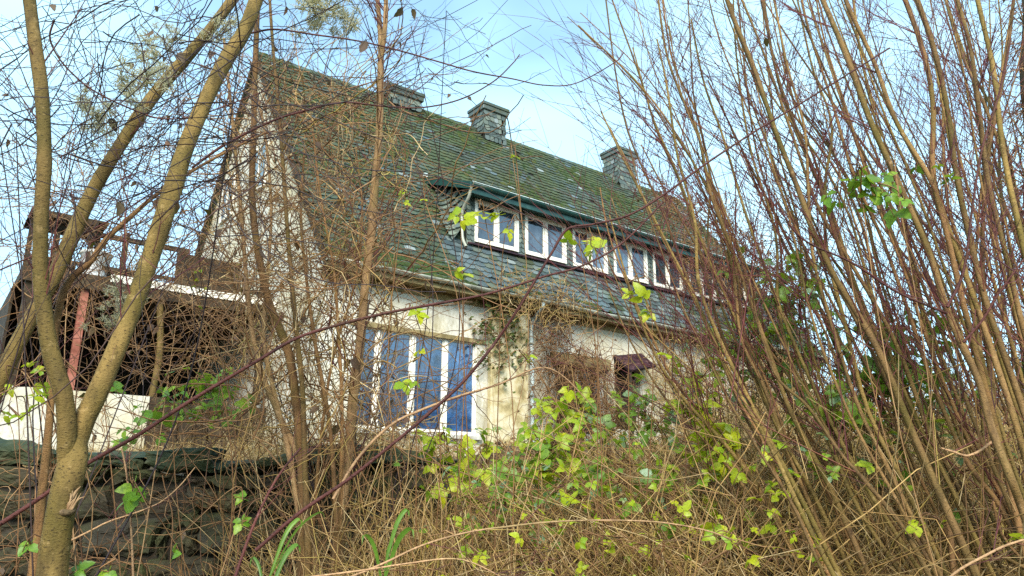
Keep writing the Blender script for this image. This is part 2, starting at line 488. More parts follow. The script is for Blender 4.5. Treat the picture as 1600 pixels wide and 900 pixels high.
house = empty('house', tuple(H(0, 0, BASEZ)), 'derelict white plastered house with steep mossy slate roof and long dormer', 'house')

def hbox(mb, t0, t1, w0, w1, z0, z1):
    return mb.add([H(t, w, z) for z in (z0, z1) for t, w in ((t0, w0), (t1, w0), (t1, w1), (t0, w1))], BOXF)

def hpart(name, boxes, mat, parent=house, label=None, bevel=0, kind=None):
    mb = MB()
    for b in boxes: hbox(mb, *b)
    o = mb.build(name, mat, parent, label=label, kind=kind)
    if bevel:
        md = o.modifiers.new('bevel', 'BEVEL'); md.width = bevel; md.segments = 1
    return o

WIN1 = (.95, 4.13, -3.42, -1.22)
WIN2 = (6.55, 8.35, -3.3, -1.28)
WIN3 = (8.66, 9.66, -3.0, -1.0)
# front wall with openings: vertical strips
def front_wall():
    mb = MB(); th = .35
    ops = [WIN1, WIN2, WIN3, (11.0, 12.6, -3.0, -1.3), (14.0, 15.6, -3.0, -1.3)]
    t = .15
    for a, b_, z0, z1 in ops:
        hbox(mb, t, a, WW, WW + th, BASEZ, -.20)
        hbox(mb, a, b_, WW, WW + th, z1, -.20)
        hbox(mb, a, b_, WW, WW + th, BASEZ, z0)
        t = b_
    hbox(mb, t, LEN - .15, WW, WW + th, BASEZ, -.20)
    mb.build('front_wall', M['plaster'], house)
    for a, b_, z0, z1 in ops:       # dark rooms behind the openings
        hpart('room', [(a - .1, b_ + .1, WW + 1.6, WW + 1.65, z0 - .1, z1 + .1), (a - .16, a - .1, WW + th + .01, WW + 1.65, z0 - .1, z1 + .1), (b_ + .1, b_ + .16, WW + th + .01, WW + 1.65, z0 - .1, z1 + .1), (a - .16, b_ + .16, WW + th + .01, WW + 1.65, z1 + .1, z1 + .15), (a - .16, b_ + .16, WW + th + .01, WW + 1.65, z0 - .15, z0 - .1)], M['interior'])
front_wall()

# gable wall with its pentagon outline, and the far gable
for t0, nm in ((.15, 'gable_wall'), (LEN - .45, 'gable_wall')):
    w0, w1 = WW + .002, 2 * RW - WW
    zr = lambda w: RH * (w / RW if w < RW else (2 * RW - w) / RW) - .16
    prof = [(w0, BASEZ), (w0, zr(w0)), (RW, zr(RW)), (w1, zr(w1)), (w1, BASEZ)]
    V = [H(t0 - .003, w, z) for w, z in prof] + [H(t0 + .3, w, z) for w, z in prof]
    k = len(prof)
    F = [tuple(range(k)), tuple(range(2 * k - 1, k - 1, -1))] + [(i, i + k, (i + 1) % k + k, (i + 1) % k) for i in range(k)]
    part(nm, V, F, M['plaster'], house)
hpart('back_wall', [(.5, LEN - .5, 2 * RW - WW - .3, 2 * RW - WW - .002, BASEZ, -.2)], M['plaster'])
# small gable windows
for w, z in ((4.6, 3.2), (7.2, 3.2)):
    o = hpart('window', [(.09, .14, w, w + .9, z, z + 1.2)], M['glass_grey'])
    hpart('frame', [(.07, .13, w - .08, w - .001, z - .08, z + 1.28), (.07, .13, w + .901, w + .98, z - .08, z + 1.28), (.07, .13, w, w + .9, z - .08, z - .001), (.07, .13, w, w + .9, z + 1.201, z + 1.28), (.065, .13, w + .42, w + .48, z, z + 1.2)], M['white'], o)

# roof: front and back deck
SL = math.hypot(RW, RH); CS, SN = RW / SL, RH / SL
def RP(t, s, h=0):
    """point on the front slope: t along, s metres up the slope, h above the deck"""
    return H(t, s * CS - h * SN, s * SN + h * CS)
def slab(name, c4, th, mat, parent):
    c4 = [np.array(c) for c in c4]
    n = np.cross(c4[1] - c4[0], c4[3] - c4[0]); n /= np.linalg.norm(n)
    V = c4 + [c - n * th for c in c4]
    return part(name, V, [(0, 1, 2, 3), (7, 6, 5, 4), (0, 4, 5, 1), (1, 5, 6, 2), (2, 6, 7, 3), (3, 7, 4, 0)], mat, parent)
roof = slab('roof', [RP(0, 0), RP(LEN, 0), RP(LEN, SL), RP(0, SL)], .12, M['roof_deck'], house)
back_roof = slab('back_roof', [H(LEN, 2 * RW, 0), H(0, 2 * RW, 0), H(0, RW + .02, RH - .03), H(LEN, RW + .02, RH - .03)], .12, M['slate'], house)

# slates: local x along course, y up the slope, z out of the slope
def slate_mesh(wd, ln, th, mat, seed):
    r = random.Random(seed)
    hw = wd / 2
    out = [(-hw, ln), (-hw, .05), (-hw * .72, .012), (-hw * .15, r.uniform(-.006, .006)), (hw * .5, .02), (hw * .93, .075), (hw, .12), (hw, ln)]
    zt = lambda y: th + .034 * (1 - y / ln)
    V = [(x, y, zt(y)) for x, y in out] + [(x, y, zt(y) - th - .016) for x, y in out]
    k = len(out)
    F = [tuple(range(k - 1, -1, -1))[::-1]] + [(i, i + k, i + 1 + k, i + 1) for i in range(0, k - 1)]
    return np.array(V), F
EXPO = .215
SW = .285
def frame_mat(o, x, y):
    x = unit(np.array(x)); y = unit(np.array(y)); z = np.cross(x, y)
    return Matrix(((x[0], y[0], z[0], o[0]), (x[1], y[1], z[1], o[1]), (x[2], y[2], z[2], o[2]), (0, 0, 0, 1)))

DT0, DT1 = 4.16, 16.2             # dormer extent along the eave
DW = 1.05                         # dormer front plane
def in_dormer(t, s):
    w = s * CS
    return DT0 + .05 < t < DT1 - .05 and DW - .02 < w < 2.86

def lay_slates():
    variants = [slate_mesh(SW + .012, EXPO * 1.35, .008, None, i) for i in range(5)]
    items = []
    nc = int(SL / EXPO)
    for c in range(nc):
        s = c * EXPO
        off = (c % 2) * SW * .5 + random.uniform(-.03, .03)
        for j in range(int(LEN / SW) + 1):
            t = j * SW + off
            if t < .06 or t > LEN - .02: continue
            if in_dormer(t, s): continue
            if random.random() < .006: continue
            jit = (random.uniform(-.012, .012), random.uniform(-.014, .014), random.uniform(-.035, .035))
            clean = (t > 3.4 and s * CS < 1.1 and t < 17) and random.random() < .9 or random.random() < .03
            p = RP(t + jit[0], s + jit[1] - .03, .004)
            lift = random.uniform(0, .03) if random.random() < .25 else 0
            y = RP(t, s + 1) - RP(t, s) + (RP(t, s, 1) - RP(t, s)) * -lift * 2 + DV * jit[2]
            x = DV - (DV @ unit(y)) * unit(y)
            items.append((p, frame_mat(p, x, y), random.randrange(5), clean))
    # nearest as single pieces, the rest joined
    def vis(p):
        a, b, z = project(p)
        return z if (0 < a < 1600 and 0 < b < 900) else 1e6
    items.sort(key=lambda q: vis(q[0]))
    shared = {}
    for q in items[:300]:
        key = (q[2], q[3])
        if key not in shared:
            V, F = variants[q[2]]; shared[key] = mesh('slate', V, F, M['slate_clean_sheen'] if q[3] else M['slate'])
        piece('slate', shared[key], q[1], roof)
    for cl in (False, True):
        VV, FF = [], []; b = 0
        for q in items[300:]:
            if q[3] != cl: continue
            V, F = variants[q[2]]
            A = np.array(q[1])
            VV.append(V @ A[:3, :3].T + A[:3, 3]); FF += [tuple(i + b for i in f) for f in F]; b += len(V)
        if VV:
            part('slates', np.vstack(VV), FF, M['slate_clean_sheen'] if cl else M['slate'], roof, kind='stuff', label='washed blue-grey slates below the dormer' if cl else 'mossy green slates of the upper roof')
lay_slates()
# moss cushions lying on the slates in drifts
def moss_cushions():
    base = np.array([(0, 0, .55), (.5, 0, .35), (.15, .48, .3), (-.4, .3, .38), (-.4, -.3, .33), (.15, -.48, .36), (1, 0, 0), (.3, .95, 0), (-.8, .6, 0), (-.8, -.6, 0), (.3, -.95, 0)])
    fc = [(0, 1, 2), (0, 2, 3), (0, 3, 4), (0, 4, 5), (0, 5, 1), (1, 6, 7, 2), (2, 7, 8, 3), (3, 8, 9, 4), (4, 9, 10, 5), (5, 10, 6, 1)]
    VV, FF = [], []; b = 0; n = 0
    fld = lambda t, s: math.sin(t * 1.1 + 1.7 * math.sin(s * .8)) + math.sin(s * 1.9 + t * .43) + .7 * math.sin(t * 2.7 - s * 1.3)
    while n < 2600:
        t, s_ = random.uniform(.1, LEN - .1), random.uniform(.05, SL - .1) if random.random() < .8 else random.uniform(0, .5)
        if in_dormer(t, s_) or fld(t, s_) < random.uniform(-.2, 1.6): continue
        if t > 3.6 and s_ * CS < 1.1 and random.random() < .8: continue
        r = random.uniform(.025, .085)
        s_ = round(s_ / EXPO) * EXPO + random.uniform(-.05, .06)
        o_ = RP(t, s_, .035)
        A = np.array(frame_mat(o_, DV, RP(t, s_ + 1) - RP(t, s_)))[:3, :3] @ np.diag([r * random.uniform(1, 2.2), r, r * .8])
        VV.append((base + rng.normal(0, .09, base.shape)) @ A.T + o_); FF += [tuple(i + b for i in q) for q in fc]; b += len(base); n += 1
    part('moss_cushions', np.vstack(VV), FF, M['moss'], roof, True, kind='stuff')
moss_cushions()
# ridge slates
for i in range(62):
    t = i * .3
    p = H(t, RW, RH + .02)
    V, F = [], []
    mb = MB()
    for sgn in (-1, 1):
        a = [H(t, RW, RH + .035), H(t + .33, RW, RH + .05), H(t + .33, RW + sgn * .17, RH + .05 - .17 * RH / RW), H(t, RW + sgn * .17, RH + .035 - .17 * RH / RW)]
        b = [q - KV * .02 for q in a]
        mb.add(a + b, BOXF)
    mb.build('ridge_slate', M['slate'], roof)
# verge board on the gable
for sgn in (0, 1):
    e0, e1 = (H(0, -.02, -.05), H(0, RW, RH - .03)) if not sgn else (H(0, 2 * RW + .02, -.05), H(0, RW, RH - .03))
    q = [e0, e1, e1 - KV * .26, e0 - KV * .22]
    part('verge_board', [x - DV * .002 for x in q] + [x - DV * .035 for x in q], BOXF, M['wood_dark'], house)

# gutter, soffit, fascia
def half_pipe(name, t0, t1, w, z, r, mat, parent, th=.012, n=8, sag=0):
    V, F = [], []
    rows = 14
    for i in range(rows + 1):
        t = t0 + (t1 - t0) * i / rows
        dz = -sag * math.sin(math.pi * i / rows) + (random.uniform(-1, 1) * .012 if sag else 0)
        for rr in (r, r - th):
            for k in range(n + 1):
                a = math.pi + math.pi * k / n
                V.append(H(t, w + rr * math.cos(a), z + dz + rr * math.sin(a)))
    m_ = 2 * (n + 1)
    for i in range(rows):
        for ring in range(2):
            for k in range(n):
                a = i * m_ + ring * (n + 1) + k
                F.append((a, a + 1, a + 1 + m_, a + m_) if ring else (a, a + m_, a + m_ + 1, a + 1))
        for k in (0, n):
            a = i * m_ + k; b = a + n + 1
            F.append((a, b, b + m_, a + m_))
    for i in (0, rows):
        for k in range(n):
            a = i * m_ + k; F.append((a, a + 1, a + n + 2, a + n + 1))
    return part(name, V, F, mat, parent, True)
gut = half_pipe('gutter', -.02, LEN, -.07, -.035, .085, M['zinc'], house, sag=.03)
for i in range(24):
    t = .3 + i * .8
    mb = MB()
    for k in range(6):
        a0, a1 = math.pi + math.pi * k / 6, math.pi + math.pi * (k + 1) / 6
        q = []
        for a in (a0, a1):
            for tt in (t, t + .03):
                for rr in (.088, .098):
                    q.append(H(tt, -.07 + rr * math.cos(a), -.05 + rr * math.sin(a)))
        mb.add([q[0], q[2], q[3], q[1], q[4], q[6], q[7], q[5]], BOXF)
    mb.build('gutter_bracket', M['zinc'], gut)
for i in range(4):
    hpart('soffit_board', [(.02, LEN - .02, .03 + i * .108, .03 + i * .108 + .1, -.205 - .003 * (i % 2), -.18)], M['soffit'])
hpart('fascia_board', [(.02, LEN - .02, .004, .028, -.24, -.03)], M['soffit'])
hpart('cornice', [(.12, LEN - .12, WW - .06, WW - .003, -.36, -.212)], M['soffit'])

# -------- dormer
DZ0, DZ1 = 1.36, 2.80             # front bottom and eave height
dormer = empty('dormer', (0, 0, 0), None, None); dormer.parent = house; dormer.location = (0, 0, 0)
for k_ in ('label', 'category'):
    if k_ in dormer: del dormer[k_]
TIPW, TIPZ = 2.92, 3.79
slope_d = (TIPZ - 2.90) / (TIPW - .70)
# dormer roof
slab('dormer_roof', [H(DT0 - .14, .66, 2.885), H(DT1 + .14, .66, 2.885), H(DT1 + .14, TIPW + .05, TIPZ + .06), H(DT0 - .14, TIPW + .05, TIPZ + .06)], .07, M['roof_deck'], dormer)
def dormer_slates():
    v, f = slate_mesh(SW + .012, EXPO * 1.35, .008, None, 3)
    VV, FF = [], []; b = 0
    L_ = math.hypot(TIPW - .7, TIPZ - 2.9)
    for c in range(int(L_ / EXPO) + 1):
        for j in range(int((DT1 - DT0 + .2) / SW)):
            t = DT0 - .02 + j * SW + (c % 2) * SW / 2
            w = .63 + c * EXPO * (TIPW - .7) / L_; z = 2.905 + c * EXPO * (TIPZ - 2.9) / L_
            y = H(0, TIPW - .7, TIPZ - 2.9) - H(0, 0, 0) + DV * random.uniform(-.03, .03)
            A = np.array(frame_mat(H(t, w, z), DV, y))
            VV.append(v @ A[:3, :3].T + A[:3, 3]); FF += [tuple(i + b for i in q) for q in f]; b += len(v)
    part('slates', np.vstack(VV), FF, M['slate'], dormer, kind='stuff')
dormer_slates()
# dark green gutter box along the dormer eave and up its verge
half_pipe('dormer_gutter', DT0 - .2, DT1 + .2, .60, 2.86, .10, M['green_metal'], dormer, .014, 10)
hpart('dormer_fascia', [(DT0 - .14, DT1 + .14, .62, .66, 2.62, 2.87)], M['green_metal'], dormer)
hpart('dormer_soffit', [(DT0 - .14, DT1 + .14, .66, DW - .002, 2.70, 2.73)], M['green_metal'], dormer)
hpart('gutter_lip', [(DT0 - .21, DT1 + .2, .488, .512, 2.862, 2.88)], M['zinc_pale'], dormer)
q = [H(DT0 - .16, .60, 2.70), H(DT0 - .16, TIPW + .12, TIPZ - .10), H(DT0 - .16, TIPW + .12, TIPZ + .10), H(DT0 - .16, .60, 2.90)]
part('verge_trim', [x - DV * .06 for x in q] + [x for x in q], BOXF, M['green_metal'], dormer)
q = [H(DT0 - .235, TIPW - .12, TIPZ + .02), H(DT0 - .235, TIPW + .35, TIPZ + .10), H(DT0 - .235, TIPW + .15, TIPZ + .20), H(DT0 - .235, TIPW - .12, TIPZ + .13)]
part('verge_cap', [x for x in q] + [x + DV * .09 for x in q], BOXF, M['zinc_pale'], dormer)
# cheek wall (triangle) with slates swept round from the roof
def cheek(t, sgn):
    V = [H(t, DW, DZ0 - .05), H(t, DW, 2.70), H(t, TIPW, TIPZ - .08), H(t + sgn * .1, DW, DZ0 - .05), H(t + sgn * .1, DW, 2.70), H(t + sgn * .1, TIPW, TIPZ - .08)]
    part('cheek', V, [(0, 1, 2), (5, 4, 3), (0, 3, 4, 1), (1, 4, 5, 2), (2, 5, 3, 0)], M['roof_deck'], dormer)
cheek(DT0, 1); cheek(DT1, -1)
def cheek_pt(w, h):
    """surface that sweeps from the upright cheek out onto the main roof; h = height above the roof"""
    zr = w * RH / RW
    ht = max(.05, 2.66 + (w - DW) * .49 - zr)
    v = min(1, h / ht)
    fl = .50 * min(1, ht / .9)
    return H(DT0 - .012 - fl * (1 - v) ** 2.4, w - .10 * (1 - v) ** 2, zr + .045 + h)
ws = np.linspace(DW - .02, TIPW - .05, 16)
V, F = [], []
for w in ws:
    ht = max(.05, 2.66 + (w - DW) * .49 - w * RH / RW)
    V += [cheek_pt(w, ht * q / 10) + DV * .02 for q in range(11)]
for a in range(15):
    for q in range(10):
        k = a * 11 + q; F.append((k, k + 1, k + 12, k + 11))
part('cheek_sweep', V, F, M['slate_clad'], dormer, True)
ck_v, ck_f = slate_mesh(.165, .20, .006, None, 9)
ck_me = mesh('cheek_slate', ck_v, ck_f, M['slate_clad'])
for k in range(12):
    for c in range(15):
        w = DW + .06 + c * .145 + (.07 if k % 2 else 0)
        if w > TIPW - .12: continue
        ht = 2.66 + (w - DW) * .49 - w * RH / RW
        h = .01 + k * .125
        if h > ht - .06: continue
        p = cheek_pt(w, h); y = cheek_pt(w, h + .06) - p; x = cheek_pt(w - .06, h) - p
        y = unit(y); x = x - (x @ y) * y
        piece('cheek_slate', ck_me, frame_mat(p - DV * .004, unit(x), y), dormer)
# slate-clad strips between the windows
WX = [(4.41, 5.80), (6.06, 7.49), (7.78, 9.10), (9.40, 10.80), (11.10, 12.42), (12.74, 14.06), (14.38, 15.72)]
WZ0, WZ1 = 1.53, 2.66
strips = [(DT0, WX[0][0])] + [(WX[i][1], WX[i + 1][0]) for i in range(len(WX) - 1)] + [(WX[-1][1], DT1)]
st_me = {}
for a, b in strips:
    hpart('dormer_post', [(a + .002, b - .002, DW, DW + .15, DZ0 - .1, 2.70)], M['slate_clad'], dormer)
    wd = (b - a) / 2
    key = round(wd, 2)
    if key not in st_me:
        v, f = slate_mesh(wd + .01, .19, .006, None, 4); st_me[key] = mesh('post_slate', v, f, M['slate_clad'])
    for c in range(10):
        for j in range(2):
            piece('post_slate', st_me[key], frame_mat(H(a + wd * (j + .5), DW - .004, DZ0 + .02 + c * .135), DV, KV), dormer)
hpart('dormer_sill', [(DT0 + .02, DT1 - .02, DW - .10, DW - .012, WZ0 - .13, WZ0 - .085)], M['maroon'], dormer)
hpart('dormer_apron', [(a, b, DW, DW + .1, DZ0 - .1, WZ0 - .05) for a, b in WX], M['slate_clean_sheen'], dormer)
hpart('dormer_head', [(a, b, DW, DW + .1, WZ1 + .05, 2.70) for a, b in WX], M['white'], dormer)

def window(t0, t1, w, z0, z1, cuts, glass, fr=.075, transom=None, curtain=False, sash=.05):
    """frame as the window part's own mesh, panes and sashes as sub-parts"""
    root = hpart('window', [(t0 - .02, t0 + fr, w - .03, w + .07, z0 - .02, z1 + .02), (t1 - fr, t1 + .02, w - .03, w + .07, z0 - .02, z1 + .02), (t0 + fr, t1 - fr, w - .03, w + .07, z1 - fr, z1 + .02), (t0 + fr, t1 - fr, w - .035, w + .07, z0 - .02, z0 + fr)], M['white'], house)
    ed = [t0 + fr] + [c for c in cuts] + [t1 - fr]
    for c in cuts:
        hpart('mullion', [(c - .04, c + .04, w - .028, w + .06, z0 + fr, z1 - fr)], M['white'], root)
    for a, b in zip(ed[:-1], ed[1:]):
        a_ = a + (.045 if a in cuts else 0); b_ = b - (.045 if b in cuts else 0)
        zz = [(z0 + fr, z1 - fr)]
        if transom: zz = [(z0 + fr, transom - .03), (transom + .03, z1 - fr)]
        for lo, hi in zz:
            hpart('sash', [(a_ + .001, a_ + sash, w + .0, w + .05, lo, hi), (b_ - sash, b_ - .001, w, w + .05, lo, hi), (a_ + sash, b_ - sash, w, w + .05, hi - sash, hi - .001), (a_ + sash, b_ - sash, w, w + .05, lo + .001, lo + sash)], M['white'], root)
            g = hpart('pane', [(a_ + sash - .005, b_ - sash + .005, w + .025, w + .031, lo + sash - .005, hi - sash + .005)], glass, root)
        if transom:
            hpart('transom', [(a_, b_, w - .01, w + .055, transom - .03, transom + .03)], M['white'], root)
    return root
for i, (a, b) in enumerate(WX):
    window(a, b, DW - .02, WZ0, WZ1, [(a + b) / 2], M['glass_grey'] if i not in (4, 5, 6) else M['glass_dark'], fr=.06, sash=.04)
# ground floor: wide window of four lights
window(WIN1[0], WIN1[1], WW + .06, WIN1[2], WIN1[3], [1.55, 2.41, 3.27], M['glass_sky_tint'], fr=.045, sash=.035)
hpart('window_lintel', [(WIN1[0] - .12, WIN1[1] + .25, WW - .05, WW - .004, WIN1[3] - .05, WIN1[3] + .05)], M['soffit'])
hpart('window_sill', [(WIN1[0] - .1, WIN1[1] + .1, WW - .12, WW - .004, WIN1[2] - .1, WIN1[2] - .02)], M['concrete'])
window(WIN2[0], WIN2[1], WW + .16, WIN2[2], WIN2[3], [7.45], M['glass_dark'], fr=.07)
hpart('shutter_box', [(WIN2[0] - .15, WIN2[1] + .05, WW - .14, WW - .004, WIN2[3] - .2, WIN2[3] + .08)], M['soffit'])
window(11.0, 12.6, WW + .12, -3.0, -1.3, [11.8], M['glass_dark'])
window(14.0, 15.6, WW + .12, -3.0, -1.3, [14.8], M['glass_dark'])
# ochre pier and drain pipe beside the wide window
hpart('pier', [(4.42, 5.55, WW - .16, WW - .004, BASEZ, -.40)], M['ochre'], bevel=.02)
def pipe(name, pts, r, mat, parent, sides=8):
    P = smooth_line(np.array(pts), len(pts) * 5)
    V, F = tubes(P[None], np.full((1, len(P)), r), sides)
    return part(name, V, F, mat, parent, True)
dp = pipe('drainpipe', [H(5.72, -.07, -.10), H(5.72, -.05, -.24), H(5.72, .28, -.5), H(5.72, WW - .07, -.72), H(5.72, WW - .08, -1.6), H(5.72, WW - .08, -2.6), H(5.72, WW - .08, -3.7)], .055, M['zinc_pale'], house)
for z in (-1.1, -2.4):
    hpart('pipe_clip', [(5.65, 5.79, WW - .15, WW - .004, z, z + .035)], M['zinc'], dp)
pipe('dormer_downpipe', [H(DT0 - .17, .60, 2.78), H(DT0 - .17, .72, 2.52), H(DT0 - .17, .98, 2.25), H(DT0 - .17, 1.0, 1.9), H(DT0 - .17, .96, 1.5), H(DT0 - .17, .80, 1.22)], .042, M['zinc'], house)
# maroon flap hanging askew over the side door
side_door = hpart('side_door', [(WIN3[0] + .02, WIN3[1] - .02, WW + .2, WW + .25, WIN3[2], WIN3[3] - .02)], M['wood_dark'])
flap_c = [H(8.62, WW - .62, -1.52), H(9.70, WW - .58, -1.28), H(9.72, WW - .02, -.84), H(8.62, WW - .02, -1.04)]
flap = slab('door_canopy', flap_c, .06, M['maroon'], house)
hpart('canopy_post', [(8.64, 8.72, WW - .58, WW - .50, BASEZ, -1.56)], M['wood_dark'], flap)

# -------- chimneys
def chimney(t, top, wd, dp_, wo=0):
    wc = RW + wo
    root = hpart('chimney', [(t - wd / 2, t + wd / 2, wc - dp_ / 2, wc + dp_ / 2, RH - 1.6, RH + top)], M['roof_deck'])
    hpart('cap', [(t - wd / 2 - .09, t + wd / 2 + .09, wc - dp_ / 2 - .09, wc + dp_ / 2 + .09, RH + top - .20, RH + top - .04), (t - wd / 2 - .12, t + wd / 2 + .12, wc - dp_ / 2 - .12, wc + dp_ / 2 + .12, RH + top - .04, RH + top + .08)], M['slate_clad'], root, bevel=.015)
    me = {}
    for face in range(2):
        ln = wd if face == 0 else dp_
        k = 5 if ln > .9 else 4
        sw = ln / k
        if sw not in me:
            v, f = slate_mesh(sw + .03, .27, .01, None, 5 + face); me[sw] = mesh('chimney_slate', v, f, M['slate_clad'])
        rows = int((top + (1.15 if face == 0 else 1.0)) / .19)
        for r in range(rows):
            z = RH + top - .22 - (r + 1) * .19
            fl = .22 * max(0, (r - rows * .45) / (rows * .55)) ** 2
            for j in range(k):
                u = -ln / 2 + (j + .5 + (.25 if r % 2 else -.1)) * sw
                u = max(-ln / 2 + .08, min(ln / 2 - .08, u))
                if face == 0:
                    p = H(t + u * (1 + fl), wc - dp_ / 2 - .01 - fl, z); x, y = DV, KV + GV * fl * .9
                    if z < RH + (p - P0) @ GV / RW * RH - RH - .05: continue
                else:
                    p = H(t - wd / 2 - .01 - fl, wc - u * (1 + fl), z); x, y = -GV, KV + DV * fl * .9
                    wv = (p - P0) @ GV
                    if z < RH * (wv / RW if wv < RW else 2 - wv / RW) - .05: continue
                piece('chimney_slate', me[sw], frame_mat(p, x, y), root)
    return root
chimney(4.80, .20, 1.1, .8)
chimney(8.32, .74, .92, .78, -.12)
chimney(14.95, 1.02, .98, .82, -.1)
pipe('lightning_cable', [H(8.86, RW - .3, RH + .95), H(8.88, RW - .55, RH + .4), H(8.95, RW - .75, RH - .7), H(9.2, RW - 1.0, RH - 1.2)], .022, M['wood_dark'], house, 5)

# ------------------------------------------------------------------ porch with terrace beside the gable
porch = empty('porch', tuple(H(-2.6, 4.5, BASEZ)), 'open flat-roofed porch with dark interior beside the white gable', 'porch')
PW = 3.0
hpart('roof_slab', [(-4.95, .13, PW, 9.0, -.62, -.40)], M['wood_dark'], porch)
hpart('white_edge', [(-3.4, .12, PW - .06, PW - .003, -.50, -.34)], M['white'], porch)
hpart('edge_board', [(-4.95, .12, PW - .03, PW - .004, -.72, -.52)], M['wood_dark'], porch)
hpart('parapet_wall', [(-4.9, -2.35, PW + .02, PW + .25, BASEZ, -2.78)], M['plaster'], porch)
hpart('plank_wall', [(-2.34 + i * .31, -2.34 + i * .31 + .29, PW + .02 + .01 * (i % 2), PW + .1, BASEZ, -2.78 - .06 * ((i * 7) % 3)) for i in range(8)], M['wood_dark'], porch)
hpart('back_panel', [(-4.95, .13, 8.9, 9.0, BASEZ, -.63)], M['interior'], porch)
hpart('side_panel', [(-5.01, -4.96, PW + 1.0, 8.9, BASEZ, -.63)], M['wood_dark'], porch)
for t in (-4.8, -3.82, -.1):
    hpart('post', [(t - .07, t + .07, PW + .05, PW + .19, -2.775, -.63)], M['wood_red'] if t == -3.82 else M['wood_dark'], porch)
for t in (-2.0,):
    P = smooth_line(np.array([H(t - .3, PW + .1, -2.8), H(t - .25, PW + .12, -1.8), H(t - .38, PW + .1, -.7)]), 10)
    V, F = tubes(P[None], np.full((1, 10), .07), 7); part('post', V, F, M['bark_olive'], porch, True)
rail = hpart('railing', [(-4.85, -1.9, PW + .10, PW + .18, .46, .56), (-4.85, .1, PW + .12, PW + .17, -.22, -.14)], M['wood_dark'], porch)
for i in range(22):
    t = -4.75 + i * .215 + random.uniform(-.03, .03)
    if i % 7 and random.random() < .5: continue
    z1 = (.463 if i % 7 else .66) if t < -2 else random.uniform(0, .4)
    hpart('baluster', [(t, t + .11, PW + .115, PW + .165, -.398 if i % 7 == 0 else -.14, z1 - .003)], M['wood_dark'], rail)
hpart('rail_panel', [(-2.15, -.75, PW + .06, PW + .095, -.30, .42)], M['wood_dark'], porch)
roofl = hpart('awning', [(-5.0, -3.6, PW - .15, PW + 1.2, .68, .73), (-5.0, -3.8, PW - .17, PW - .152, .60, .72)], M['wood_dark'], porch)
for t in (-4.95, -3.75):
    hpart('awning_post', [(t, t + .09, PW + .25, PW + .34, -.398, .675)], M['wood_dark'], roofl)
# white pail on the terrace edge
def lathe(prof, c, n=20):
    V, F = [], []
    for r, z in prof:
        for k in range(n):
            a = 2 * math.pi * k / n; V.append((c[0] + r * math.cos(a), c[1] + r * math.sin(a), c[2] + z))
    for i in range(len(prof) - 1):
        for k in range(n):
            F.append((i * n + k, i * n + (k + 1) % n, (i + 1) * n + (k + 1) % n, (i + 1) * n + k))
    return V, F
pc = H(-3.68, PW + .36, -.398)
pail = empty('pail', tuple(pc), 'white plastic pail standing on the porch terrace edge', 'pail')
v, f = lathe([(.001, 0), (.24, 0), (.25, .02), (.29, .50), (.315, .51), (.315, .56), (.29, .56), (.27, .50), (.23, .05), (.001, .05)], pc)
part('body', v, f, M['bucket'], pail, True)
P = smooth_line(np.array([pc + [.31, 0, .52], pc + [.26, -.1, .74], pc + [0, -.16, .84], pc + [-.26, -.1, .74], pc + [-.31, 0, .52]]), 20)
v, f = tubes(P[None], np.full((1, 20), .012), 6); part('handle', v, f, M['wood_dark'], pail, True)
# flower box on the terrace
for i, (t, lab) in enumerate(((-4.45, 'rotten wooden planter box at the outer corner of the porch terrace'), (-3.0, 'rotten wooden planter box between the pail and the maroon panel'))):
    b0 = H(t, PW + .45, -.398)
    bx = empty('planter_box', tuple(b0), lab, 'planter', 'planters on the porch terrace')
    for z in (0, .16):
        hpart('board', [(t - .4, t + .4, PW + .36, PW + .39, -.395 + z, -.245 + z)], M['wood_dark'], bx)
    hpart('end_board', [(t - .43, t - .402, PW + .36, PW + .7, -.396, -.09)], M['wood_dark'], bx)
    hpart('end_board', [(t + .402, t + .43, PW + .36, PW + .7, -.396, -.09)], M['wood_dark'], bx)
    S = np.array([H(t + random.uniform(-.4, .4), PW + random.uniform(.42, .6), -.3) for _ in range(90)])
    Dv = np.array([(random.gauss(0, .5), random.gauss(0, .5), 1) for _ in range(90)])
    P = grow(S, Dv, rng.uniform(.3, .9, 90), 6, .35)
    v, f = tubes(P, np.linspace(.009, .004, 6)[None].repeat(90, 0), 3)
    part('dead_plant', v, f, M['twig_tan'], bx, kind='stuff')

# ------------------------------------------------------------------ retaining wall of rubble stone
def rubble(c, name, mat, root, depth=.10, rough=.03):
    """one irregular stone: c = ring of (x, z) corners on the wall face, front towards -y"""
    c = np.array(c); k = len(c); m = c.mean(0)
    y0 = 5.62 + random.uniform(-.02, .02)
    rings = []
    for sc, dy in ((1.0, .10), (.985, -.2 * depth), (.90, -.75 * depth), (.55, -1.0 * depth)):
        q = m + (c - m) * sc + rng.normal(0, rough * .22, c.shape)
        rings.append(np.stack([q[:, 0], y0 + dy + rng.normal(0, rough * .45, k) * (dy < 0), q[:, 1]], 1))
    V = np.vstack(rings + [np.array([[m[0], y0 - depth * random.uniform(.85, 1.15), m[1]]])])
    F = []
    for r in range(3):
        for i in range(k):
            a, b = r * k + i, r * k + (i + 1) % k
            F.append((a, b, b + k, a + k))
    for i in range(k):
        F.append((3 * k + i, 3 * k + (i + 1) % k, 4 * k))
    o = part(name, V, F, mat, root, False)
    sub = o.modifiers.new('round', 'SUBSURF'); sub.subdivision_type = 'SIMPLE'; sub.levels = sub.render_levels = 2
    for tex, st in ((TEX_BIG, .050), (TEX_FINE, .018)):
        d_ = o.modifiers.new('rough', 'DISPLACE'); d_.texture = tex; d_.strength = st; d_.texture_coords = 'GLOBAL'; d_.mid_level = .5
    return o
